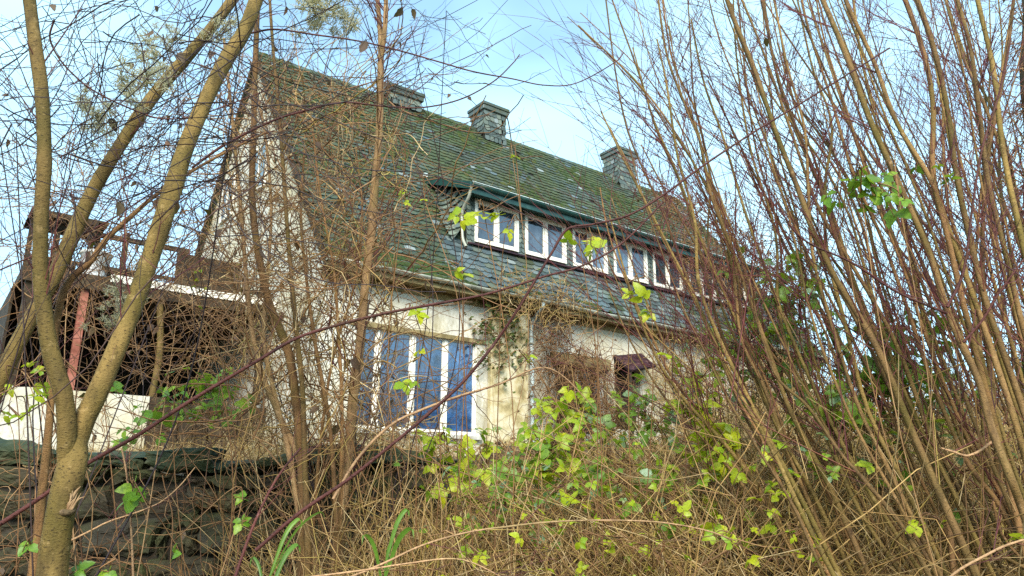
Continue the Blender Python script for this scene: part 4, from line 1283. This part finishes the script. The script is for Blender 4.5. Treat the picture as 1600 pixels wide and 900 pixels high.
cane('curved red cane rising among the close hazel rods', rowsY([(1480, 480), (1500, 440), (1510, 400), (1520, 320), (1535, 230), (1560, 150), (1580, 60)], 3.0, 3.0, 10, 5), 'cane_red')
cane('pale twisted dead branch lying at the lower corner', rowsY([(1470, 915), (1500, 890), (1540, 868), (1570, 853), (1610, 840)], 2.7, 2.7, 8, 7), 'cane_tan', 'dead_branch', False)
cane('gnarled pale broken branch caught between the hazel rods', rowsY([(1470, 700), (1490, 706), (1510, 712), (1530, 705), (1550, 690)], 3.3, 3.3, 6, 8), 'cane_tan', 'dead_branch', False)
cane('long drooping vine hung through the crown of the forked tree', rowsY([(85, 30), (78, 60), (95, 95), (130, 130), (165, 152), (210, 172), (250, 185), (300, 183), (345, 168), (420, 140)], 2.7, 3.0, 6, 4))
cane('thin dark shoot slanting above the porch awning toward the limb', rowsY([(-20, 430), (40, 405), (100, 380), (170, 345), (240, 300), (330, 250), (400, 210)], 3.1, 3.6, 5, 4))

# ------------------------------------------------------------------ clematis tangles on the left
PLUME_N = 46
def plume_mesh(seed):
    r = np.random.default_rng(seed)
    S = r.normal(0, .16, (PLUME_N, 3)); D = unit(S + r.normal(0, .12, S.shape))
    global rng
    keep = rng; rng = r
    P = grow(S, D, r.uniform(.25, .55, PLUME_N), 4, .5)
    rng = keep
    v, f = tubes(P, np.linspace(.03, .018, 4)[None].repeat(PLUME_N, 0), 3)
    return mesh('seed_head', v, f, M['seed'], True)
PLUME = [plume_mesh(i) for i in range(4)]
def tangle(label, box, count, lens, Ys, mat, root_px, plumes=(), dead=0, name='wild_clematis', curl=.16, rad=(.0014, .0034), updir=(.0, 1), n=14, group=None, cat='vine', deadsize=.055):
    b = U(*root_px); gz = float(ground(b[0], b[1]))
    root = empty(name, (b[0], b[1], gz), label, cat, group)
    x0, x1, y0, y1 = box
    S = np.array([U(random.uniform(x0, x1), random.uniform(y0, y1), random.uniform(*Ys)) for _ in range(count)])
    D = rng.normal(0, 1, (count, 3)); D[:, 1] *= .5; D[:, 2] += updir[0]
    P = grow(S, D, rng.uniform(*lens, count), n, curl, .0)
    R = rng.uniform(*rad, count)[:, None] * np.linspace(1, .55, n)[None]
    lots = [(P, R)]
    # short side shoots
    k = rng.integers(0, count, count * 2); j = rng.integers(1, n - 1, count * 2)
    Q = grow(P[k, j], P[k, j + 1] - P[k, j] + rng.normal(0, .06, (count * 2, 3)), rng.uniform(.06, .30, count * 2), 5, .3)
    lots.append((Q, (R[k, j] * .7)[:, None] * np.linspace(1, .5, 5)[None]))
    # main stems from the root up into the tangle
    m = 6
    Pm = []
    for i in range(m):
        e = S[random.randrange(count)]
        a = np.array([b[0] + random.uniform(-.1, .1), b[1], gz - .05])
        mid = (a + e) / 2 + rng.normal(0, .25, 3)
        Pm.append(smooth_line([a, a * .7 + mid * .3 + rng.normal(0, .08, 3), mid, e], 24))
    lots.append((np.array(Pm), np.linspace(.006, .0025, 24)[None].repeat(m, 0)))
    batch('stems', lots, M[mat], root)
    for (px, py, Y, s) in plumes:
        c = U(px, py, Y)
        s = s * .9
        for _ in range(13):
            p = c + rng.normal(0, .85, 3) * s * np.array([1, .8, 1])
            Mx = Matrix.Translation(Vector(p)) @ Euler([random.uniform(0, 6) for _ in range(3)]).to_matrix().to_4x4() @ Matrix.Diagonal((s, s, s, 1))
            piece('seed_head', random.choice(PLUME), Mx, root)
    for _ in range(dead):
        p = P[random.randrange(count), random.randrange(2, n)]
        s = deadsize * random.uniform(.5, 1.25)
        Mx = Matrix.Translation(Vector(p)) @ Euler((random.gauss(-1.4, .5), random.gauss(0, .4), random.uniform(0, 6.28))).to_matrix().to_4x4() @ Matrix.Diagonal((s, s, s, 1))
        piece('dead_leaf', random.choice(DEAD), Mx, root)
    return root
tangle('clematis tangle with creamy seed heads around the forked limbs', (-20, 420, -30, 330), 240, (.5, 1.7), (2.4, 4.2), 'twig_dark', (30, 900, 3.0),
       [(215, 128, 3.0, .085), (235, 95, 3.1, .06), (160, 190, 3.0, .05), (150, 205, 3.1, .045), (345, 55, 3.3, .06), (130, 160, 3.1, .04), (262, 60, 3.2, .04)], 46, deadsize=.055)
tangle('bare vine tangle hanging over the porch roof', (-20, 360, 200, 470), 280, (.4, 1.3), (3.2, 6.0), 'twig_brown', (150, 900, 4.2), [(200, 460, 3.2, .05), (172, 490, 3.3, .04)], 26)
tangle('clematis tuft with a pale seed plume high beside the tan sapling', (420, 760, -30, 150), 46, (.3, 1.0), (4.0, 5.2), 'twig_dark', (560, 900, 4.9),
       [(510, 8, 4.2, .13), (495, 22, 4.2, .10), (530, 35, 4.3, .08)], 12, deadsize=.07)
tangle('brown tangle of dead creeper stems in front of the gable and roof corner', (350, 640, 110, 700), 520, (.4, 1.4), (4.3, 6.6), 'twig_brown', (470, 900, 5.0), [], 90, rad=(.0026, .0062), curl=.18, deadsize=.075)
tangle('tan dead stems climbing through the many-stemmed shrub', (350, 620, 150, 720), 300, (.3, 1.2), (4.2, 6.2), 'twig_tan', (500, 900, 5.1), [], 14, rad=(.0024, .0055), curl=.22, updir=(.5, 1), deadsize=.06)
tangle('dead creeper stems knotted beneath the porch roof edge', (60, 400, 440, 640), 100, (.3, 1.1), (6.5, 11.5), 'twig_brown', (210, 690, 8.0), [], 20, rad=(.003, .006), curl=.28, deadsize=.12)
tangle('thin purple vine tangle strung between the hazel rods', (1040, 1620, -30, 520), 150, (.5, 1.5), (3.6, 5.2), 'twig_red', (1560, 900, 4.2), [], 18, rad=(.0012, .0024))

# ------------------------------------------------------------------ dead creeper on the house
def wall_creeper(label, pts, count, lens, mat, leafn=0, leafkey=None, name='dead_creeper', rad=(.006, .012), out=.25, lsize=.1, down=.0, curl=.3):
    c = np.mean([H(*p) for p in pts], axis=0)
    root = empty(name, (c[0], c[1], float(ground(c[0], c[1]))), label, 'creeper')
    k = rng.integers(0, len(pts), count)
    A = np.array([H(*p) for p in pts])[k] + DV * rng.normal(0, .32, count)[:, None] + KV * rng.normal(0, .28, count)[:, None] - GV * rng.uniform(0, out, count)[:, None]
    D = DV * rng.normal(0, .7, count)[:, None] + KV * rng.normal(-down, .8, count)[:, None] + GV * rng.normal(0, .25, count)[:, None]
    P = grow(A, D, rng.uniform(*lens, count), 7, curl)
    batch('stems', [(P, rng.uniform(*rad, count)[:, None] * np.linspace(1, .6, 7)[None])], M[mat], root)
    if leafn:
        V, F = [], []; b = 0
        for _ in range(leafn):
            p = P[random.randrange(count), random.randrange(7)]
            v, f = leaflet(1, .8, .2, .2, 3, random.randrange(99))
            A_ = np.array((Euler((random.gauss(.9, .5), random.gauss(0, .5), random.gauss(-.6, .7))).to_matrix() @ Euler((0, 0, random.uniform(0, 6))).to_matrix()))
            V.append((v * lsize * random.uniform(.5, 1.2)) @ A_.T + p); F += [tuple(i + b for i in q) for q in f]; b += len(v)
        part('leaves', np.vstack(V), F, M[leafkey], root, True, kind='stuff')
    return root
wall_creeper('dark green ivy patch under the gutter beside the ochre pier', [(4.4, .3, -.6), (4.6, .3, -.9), (4.8, .3, -1.2), (4.3, .3, -.4), (5.0, .2, -.4), (4.7, .3, -1.6)], 160, (.2, .6), 'twig_brown', 620, 'ivy_leaf', 'ivy', (.005, .01), .2, .10)
wall_creeper('matted dead brown creeper hanging down over the second window', [(5.9 + .35 * i, .25, -.5 - .42 * j) for i in range(7) for j in range(7) if j > 1 or i < 3], 900, (.4, 1.2), 'twig_brown', 260, 'leaf_dead', 'dead_creeper', (.006, .013), .35, .09, .5)
wall_creeper('dry creeper matted over the gutter above the drainpipe', [(4.4 + .3 * i, -.1, -.05) for i in range(9)], 240, (.3, .8), 'twig_tan', 60, 'leaf_dead', 'dead_creeper', (.006, .012), .25, .08, .2)
wall_creeper('dead creeper with pale tufts sprawling over the far end of the dormer', [(12.2 + .6 * i, .2 + .3 * j, 1.2 + .62 * j) for i in range(10) for j in range(8)], 850, (.5, 1.6), 'twig_brown', 600, 'leaf_dead', 'dead_creeper', (.008, .016), .5, .12, .2)
wall_creeper('grey dead creeper covering the facade below the dormer end', [(10.2 + .6 * i, .25, -.4 - .5 * j) for i in range(12) for j in range(6)], 900, (.5, 1.5), 'twig_tan', 500, 'leaf_dead', 'dead_creeper', (.007, .014), .5, .11, .3)
wall_creeper('dead creeper clinging to the white gable wall', [(-.05, 1.0 + .6 * i, -3.2 + .7 * j) for i in range(7) for j in range(8)], 170, (.5, 1.6), 'twig_brown', 150, 'leaf_dead', 'dead_creeper', (.006, .012), .1, .1)

# ------------------------------------------------------------------ undergrowth
def undergrowth():
    # dry stems over the bank: dense enough to hide the soil
    n = 10500
    px = rng.uniform(560, 1720, n); Y = np.exp(rng.uniform(math.log(3.6), math.log(13), n))
    x = (px - 800) / FPX * Y * 1.03
    z = ground(x, Y)
    top = np.interp(px, [500, 700, 850, 1000, 1100, 1250, 1400, 1700], [760, 735, 715, 690, 620, 560, 600, 600])
    el = []
    yy = (450 - top) / FPX
    slope = (SP + CP * yy) / (CP - SP * yy)
    hmax = np.clip(CAMZ + slope * Y - z, .12, 1.7)
    L = hmax * rng.uniform(.35, 1.25, n)
    D = np.stack([rng.normal(-.3, .75, n), rng.normal(0, .5, n), rng.uniform(.1, 1.1, n)], 1)
    keep = (x > -.35) | (Y < 5.3)
    S = np.stack([x, Y, z + rng.uniform(-.03, .35, n) * hmax], 1)
    P = grow(S[keep], D[keep], L[keep], 6, .36, -.07)
    Yk = Y[keep]
    R = (rng.uniform(.0012, .0046, len(Yk)) * (.6 + Yk * .13))[:, None] * np.linspace(1, .5, 6)[None]
    root = batch('dry_undergrowth', [(P, R)], M['twig_tan'], None)
    tag(root, 'tan tangle of dry dead stems covering the bank', 'undergrowth', kind='stuff')
    # fallen leaves caught in it
    n = 2600
    px = rng.uniform(540, 1700, n); Y = np.exp(rng.uniform(math.log(3.4), math.log(9), n)); x = (px - 800) / FPX * Y * 1.05
    k = (x > -.35) | (Y < 5.3); x, Y = x[k], Y[k]; z = ground(x, Y) + rng.uniform(.02, .55, len(x)) ** 1.3
    VV, FF = [], []; b = 0
    lv = [leaflet(1, .55, .3, .4, 3, q) for q in range(5)]
    for i in range(len(x)):
        v, f = lv[i % 5]
        A_ = np.array(Euler((random.gauss(.5, .8), random.gauss(0, .8), random.uniform(0, 6.28))).to_matrix())
        VV.append((v * random.uniform(.03, .075)) @ A_.T + (x[i], Y[i], z[i])); FF += [tuple(a + b for a in q) for q in f]; b += len(v)
    o = part('fallen_leaves', np.vstack(VV), FF, M['leaf_dead'], None, True)
    tag(o, 'brown fallen leaves caught in the stems on the bank', 'leaves', kind='stuff')
    # low matted layer
    n = 11000
    px = rng.uniform(540, 1750, n); Y = np.exp(rng.uniform(math.log(3.2), math.log(10), n)); x = (px - 800) / FPX * Y * 1.05
    S = np.stack([x, Y, ground(x, Y) + rng.uniform(0, .25, n)], 1)
    D = np.stack([rng.normal(0, 1, n), rng.normal(0, 1, n), rng.normal(.1, .5, n)], 1)
    k = (x > -.35) | (Y < 5.3)
    P = grow(S[k], D[k], rng.uniform(.15, .5, k.sum()), 5, .35, -.05)
    R = (rng.uniform(.0012, .003, k.sum()) * (.6 + Y[k] * .12))[:, None] * np.linspace(1, .6, 5)[None]
    o = batch('matted_stems', [(P, R)], M['twig_brown'], None)
    tag(o, 'brown matted layer of fallen stems on the bank floor', 'undergrowth', kind='stuff')
    # terrace behind the wall and the wall foot
    n = 3600
    px = rng.uniform(-60, 720, n); Y = rng.uniform(5.85, 13, n); x = (px - 800) / FPX * Y * 1.02
    S = np.stack([x, Y, ground(x, Y) + rng.uniform(0, .1, n)], 1)
    D = np.stack([rng.normal(0, .6, n), rng.normal(0, .5, n), rng.uniform(.2, 1.2, n)], 1)
    P = grow(S, D, rng.uniform(.15, .85, n) * np.interp(px, [0, 350, 450, 720], [.28, .38, .9, .6]), 6, .28, -.05)
    R = (rng.uniform(.0012, .0026, n) * (.6 + Y * .13))[:, None] * np.linspace(1, .5, 6)[None]
    o = batch('terrace_weeds', [(P, R)], M['twig_tan'], None)
    tag(o, 'dry weeds standing along the terrace above the stone wall', 'undergrowth', kind='stuff')
    n = 1300
    px = rng.uniform(-60, 760, n); Y = rng.uniform(4.2, 5.45, n); x = (px - 800) / FPX * Y * 1.05
    S = np.stack([x, Y, ground(x, Y) + rng.uniform(0, .5, n) * sm(300, 520, px)], 1)
    D = np.stack([rng.normal(0, .5, n), rng.normal(0, .35, n), rng.uniform(.3, 1.3, n)], 1)
    P = grow(S, D, rng.uniform(.25, .9, n) * np.interp(px, [0, 350, 480, 760], [.55, .6, 1.15, 1.1]), 7, .22, -.02)
    R = rng.uniform(.0013, .0035, n)[:, None] * np.linspace(1, .5, 7)[None]
    o = batch('wall_foot_weeds', [(P, R)], M['twig_tan'], None)
    tag(o, 'dry stems rising at the foot of the stone wall', 'undergrowth', kind='stuff')
    # far thicket closing the view right of the house, plus unseen reflection rods
    n = 7000
    x = rng.uniform(9, 30, n); Y = rng.uniform(14, 26, n)
    Y[5200:] = rng.uniform(5, 14, n - 5200); x[5200:] = rng.uniform(11, 24, n - 5200)  # taller rods out of view, added to be reflected in the windows
    S = np.stack([x, Y, ground(x, Y)], 1)
    D = np.stack([rng.normal(-.1, .4, n), rng.normal(0, .4, n), rng.uniform(.5, 1.2, n)], 1)
    P = grow(S, D, rng.uniform(.8, 3.0, n) * np.where(np.arange(n) >= 5200, 2.4, 1), 7, .16)
    R = (rng.uniform(.006, .014, n) * np.where(np.arange(n) >= 5200, 2.2, 1))[:, None] * np.linspace(1, .4, 7)[None]
    o = batch('far_thicket', [(P, R)], M['twig_brown'], None)
    tag(o, 'brown bare thicket beyond the far end of the house', 'thicket', kind='stuff')
undergrowth()

# ------------------------------------------------------------------ bramble plants with green leaves
def bramble(label, centres, key='leaf_mix', size=(.05, .08), base=None, group='leafy bramble plants', name='bramble_plant', sigma=1.0):
    """centres (px, py, Y, spread_px, leaf count)"""
    c0 = U(*centres[0][:3])
    if base is None: base = (c0[0], c0[1] + .1)
    gz = float(ground(*base))
    root = empty(name, (base[0], base[1], gz), label, 'bramble', group)
    stems = []
    for (px, py, Y, sp, n) in centres:
        c = U(px, py, Y)
        a = np.array([base[0] + random.uniform(-.08, .08), base[1] + random.uniform(-.08, .08), gz - .03])
        mid = (a * .45 + c * .55) + rng.normal(0, .10, 3) + np.array([0, 0, .12])
        L_ = smooth_line([a, mid, c + np.array([0, 0, .03]), c + rng.normal(0, .10, 3)], 20)
        stems.append(L_)
        s = sp * project(c)[2] / FPX
        for _ in range(int(n * 1.8 + .5) if n > 4 else n):
            p = c + rng.normal(0, .85, 3) * s * np.array([1, 1.2, .85]) * sigma
            q = smooth_line([L_[random.randrange(10, 19)], (L_[15] + p) / 2 + rng.normal(0, .02, 3), p], 20)
            stems.append(q)
            leaf_at(p, random.uniform(size[0] * .65, size[1] * 1.1) * 1.25, key, root)
    P = np.array(stems)
    R = np.linspace(.0036, .0016, 20)[None].repeat(len(P), 0)
    batch('stems', [(P, R)], M['twig_brown'], root)
    return root
bramble('bramble shoot with bright leaves hanging before the first dormer window', [(757, 345, 3.6, 14, 3), (792, 362, 3.6, 8, 1), (718, 345, 3.6, 10, 2)], 'leaf_yel', (.055, .07), (-.1, 3.9))
bramble('bramble shoot with small bright leaves beside the dormer verge', [(628, 314, 3.8, 10, 2), (662, 312, 3.8, 5, 1), (800, 245, 3.9, 5, 1)], 'leaf_yel', (.03, .045), (-.35, 4.0))
bramble('bramble shoot with leaves before the third dormer window', [(905, 380, 3.5, 14, 2), (930, 392, 3.5, 10, 2)], 'leaf_yel', (.05, .065), (.35, 3.9))
bramble('single leafy shoot on the slates left of the dormer foot', [(720, 427, 3.6, 6, 2)], 'leaf_yel', (.05, .06), (-.2, 3.8))
bramble('leafy shoot against the white wall above the wide window', [(642, 487, 3.7, 8, 2), (657, 545, 3.8, 6, 1), (640, 600, 3.9, 12, 2)], 'leaf_yel', (.05, .065), (-.4, 4.1))
bramble('leafy shoot hanging at the gutter below the fourth dormer window', [(988, 455, 3.6, 12, 3), (1018, 490, 3.7, 8, 2), (1048, 555, 3.8, 8, 2), (822, 568, 3.9, 8, 2)], 'leaf_yel', (.045, .06), (.6, 4.2))
bramble('bramble spray of big leaves hanging between the upper hazel rods', [(1345, 295, 3.2, 26, 5), (1385, 320, 3.2, 18, 4), (1400, 275, 3.25, 14, 2), (1470, 270, 3.4, 14, 3), (1310, 300, 3.3, 16, 2)], 'leaf_green', (.045, .068), (1.9, 3.6))
bramble('dense leafy bramble at the far end of the dormer', [(1215, 455, 4.2, 40, 12), (1255, 435, 4.2, 26, 8), (1190, 520, 4.2, 30, 8), (1240, 480, 4.4, 30, 8)], 'leaf_mix', (.045, .07), (1.6, 4.6))
bramble('leafy bramble standing against the sky behind the thick twin rods', [(1395, 545, 4.3, 40, 14), (1420, 590, 4.3, 36, 14), (1360, 600, 4.4, 36, 10), (1440, 520, 4.4, 24, 6)], 'leaf_green', (.05, .09), (2.3, 4.6))
bramble('leafy bramble at the foot of the twin rods', [(1330, 660, 4.0, 40, 10), (1290, 640, 4.1, 40, 10), (1400, 660, 4.2, 40, 8), (1240, 700, 4.0, 36, 6), (1300, 740, 3.8, 40, 5)], 'leaf_mix', (.04, .07), (1.8, 4.3))
bramble('yellowing bramble on the bank in front of the wide window', [(690, 690, 5.0, 20, 8), (720, 735, 4.8, 26, 9), (735, 770, 4.6, 22, 8), (760, 705, 5.0, 24, 6)], 'leaf_yel', (.05, .085), (-.3, 5.0))
bramble('bushy bramble on the bank below the ochre pier', [(800, 720, 4.8, 34, 14), (830, 750, 4.6, 34, 14), (790, 780, 4.5, 30, 9), (860, 700, 5.0, 34, 12)], 'leaf_mix', (.035, .065), (.15, 4.9))
bramble('yellow-green bramble on the bank below the second window', [(870, 650, 5.0, 26, 9), (905, 640, 5.0, 20, 7), (840, 690, 4.9, 30, 8), (900, 700, 4.8, 34, 12), (880, 740, 4.6, 30, 10)], 'leaf_yel', (.045, .08), (.4, 5.1))
bramble('bushy bramble on the bank below the maroon canopy', [(960, 660, 4.9, 34, 14), (1000, 640, 4.9, 30, 12), (1030, 670, 4.8, 34, 12), (950, 720, 4.6, 38, 14), (990, 610, 5.0, 18, 4)], 'leaf_mix', (.035, .06), (.9, 5.0))
bramble('leafy bramble on the bank left of the leaning hazel rods', [(1075, 640, 4.6, 26, 8), (1110, 690, 4.4, 26, 8), (1130, 710, 4.3, 26, 8), (1060, 730, 4.5, 40, 8), (1100, 600, 4.6, 30, 6)], 'leaf_yel', (.05, .09), (1.2, 4.8))
bramble('sparse bramble low on the bank among the leaning rods', [(1190, 770, 3.9, 40, 5), (1150, 800, 3.9, 50, 5), (1060, 800, 4.0, 50, 6), (940, 800, 4.1, 50, 7), (1440, 820, 3.4, 14, 2), (1590, 838, 2.9, 8, 2)], 'leaf_yel', (.035, .06), (1.3, 4.1))
bramble('bramble with green leaves lying on the wall beside the forked tree', [(290, 630, 5.2, 34, 12), (330, 615, 5.3, 24, 8), (250, 640, 5.2, 24, 6), (215, 685, 5.0, 20, 4), (345, 650, 5.2, 24, 5)], 'leaf_green', (.055, .09), (-2.4, 6.0))
bramble('small leafy shoot left of the forked trunk', [(45, 605, 3.0, 14, 4), (25, 640, 3.0, 14, 3), (60, 570, 3.0, 8, 2)], 'leaf_yel', (.03, .05), (-1.95, 3.2))
bramble('single three-leaved shoot hanging in front of the stones', [(208, 765, 3.2, 8, 2)], 'leaf_green', (.06, .075), (-1.5, 3.5))
bramble('tiny leafy shoots at the foot of the stones', [(270, 868, 3.2, 6, 1), (382, 815, 3.4, 8, 2), (378, 775, 3.5, 6, 1), (55, 850, 2.7, 6, 1), (120, 892, 2.7, 8, 2), (170, 895, 2.7, 6, 1)], 'leaf_green', (.03, .045), (-1.4, 3.5))
bramble('yellow shoot in front of the maroon rail panel', [(300, 440, 4.0, 14, 4), (312, 425, 4.0, 8, 2), (308, 482, 4.0, 4, 1)], SMALL, (.02, .035), (-1.6, 4.4))

# broad grass tufts at the wall foot
def grass_tuft(label, px, py, Y, blades):
    b = U(px, py, Y); gz = float(ground(b[0], b[1]))
    root = empty('grass_tuft', (b[0], b[1], gz), label, 'grass', 'broad grass tufts')
    for (tx, ty, wd) in blades:
        e = U(tx, ty, Y + random.uniform(-.1, .1)); a = np.array([b[0], b[1], min(b[2], e[2] - .2)])
        mid = (a + e) / 2 + np.array([0, 0, .05])
        L_ = smooth_line([a, mid, e, e + (e - mid) * .25 - np.array([0, 0, .05])], 12)
        w = .42 * wd * Y / FPX * np.sin(np.linspace(.35, math.pi, 12))
        sd = unit(np.cross(L_[-1] - L_[0], np.array([0, 1., .3])))
        V = np.vstack([L_ - sd * w[:, None] / 2, L_ + np.array([0, .004, -.004]), L_ + sd * w[:, None] / 2])
        F = [(i, i + 1, i + 13, i + 12) for i in range(11)] + [(i + 12, i + 13, i + 25, i + 24) for i in range(11)]
        part('blade', V, F, M['grass'], root, True)
grass_tuft('broad green grass blades left of the reddish shoot', 420, 905, 3.0, [(468, 810, 16), (465, 850, 18), (395, 870, 12), (500, 800, 8)])
grass_tuft('broad green grass blades under the wall end', 600, 890, 3.1, [(636, 795, 16), (642, 825, 18), (570, 835, 14), (610, 850, 12)])
bramble('low leafy bramble spread along the middle of the bank', [(760, 800, 4.2, 50, 9), (840, 810, 4.1, 50, 8), (900, 770, 4.3, 50, 12), (980, 760, 4.3, 50, 12), (1040, 770, 4.2, 50, 8)], 'leaf_mix', (.035, .06), (.5, 4.5))
bramble('leafy bramble climbing among the rods below the dormer end', [(1150, 560, 4.7, 40, 10), (1110, 540, 4.8, 30, 6), (1190, 600, 4.6, 40, 10), (1240, 560, 4.6, 40, 10), (1290, 560, 4.7, 36, 8)], 'leaf_mix', (.04, .07), (1.5, 4.9))
bramble('scattered leafy bramble at the foot of the close upright rods', [(1470, 660, 4.4, 40, 8), (1520, 620, 4.5, 30, 7), (1560, 560, 4.6, 30, 6), (1380, 700, 4.2, 40, 7), (1500, 740, 3.9, 40, 5)], 'leaf_mix', (.035, .06), (2.9, 4.6))
bramble('low yellowing bramble at the bottom of the bank', [(700, 840, 3.7, 40, 5), (820, 860, 3.6, 50, 6), (930, 860, 3.6, 50, 6), (1040, 860, 3.6, 50, 6), (1140, 850, 3.6, 40, 5), (1240, 840, 3.6, 40, 5)], 'leaf_yel', (.025, .045), (.4, 3.8))
tangle('dark creeper stems hanging over the face of the stone wall', (-20, 660, 660, 900), 190, (.3, 1.0), (4.7, 5.45), 'twig_brown', (330, 905, 5.2), [], 26, rad=(.002, .0045), curl=.24, deadsize=.06)
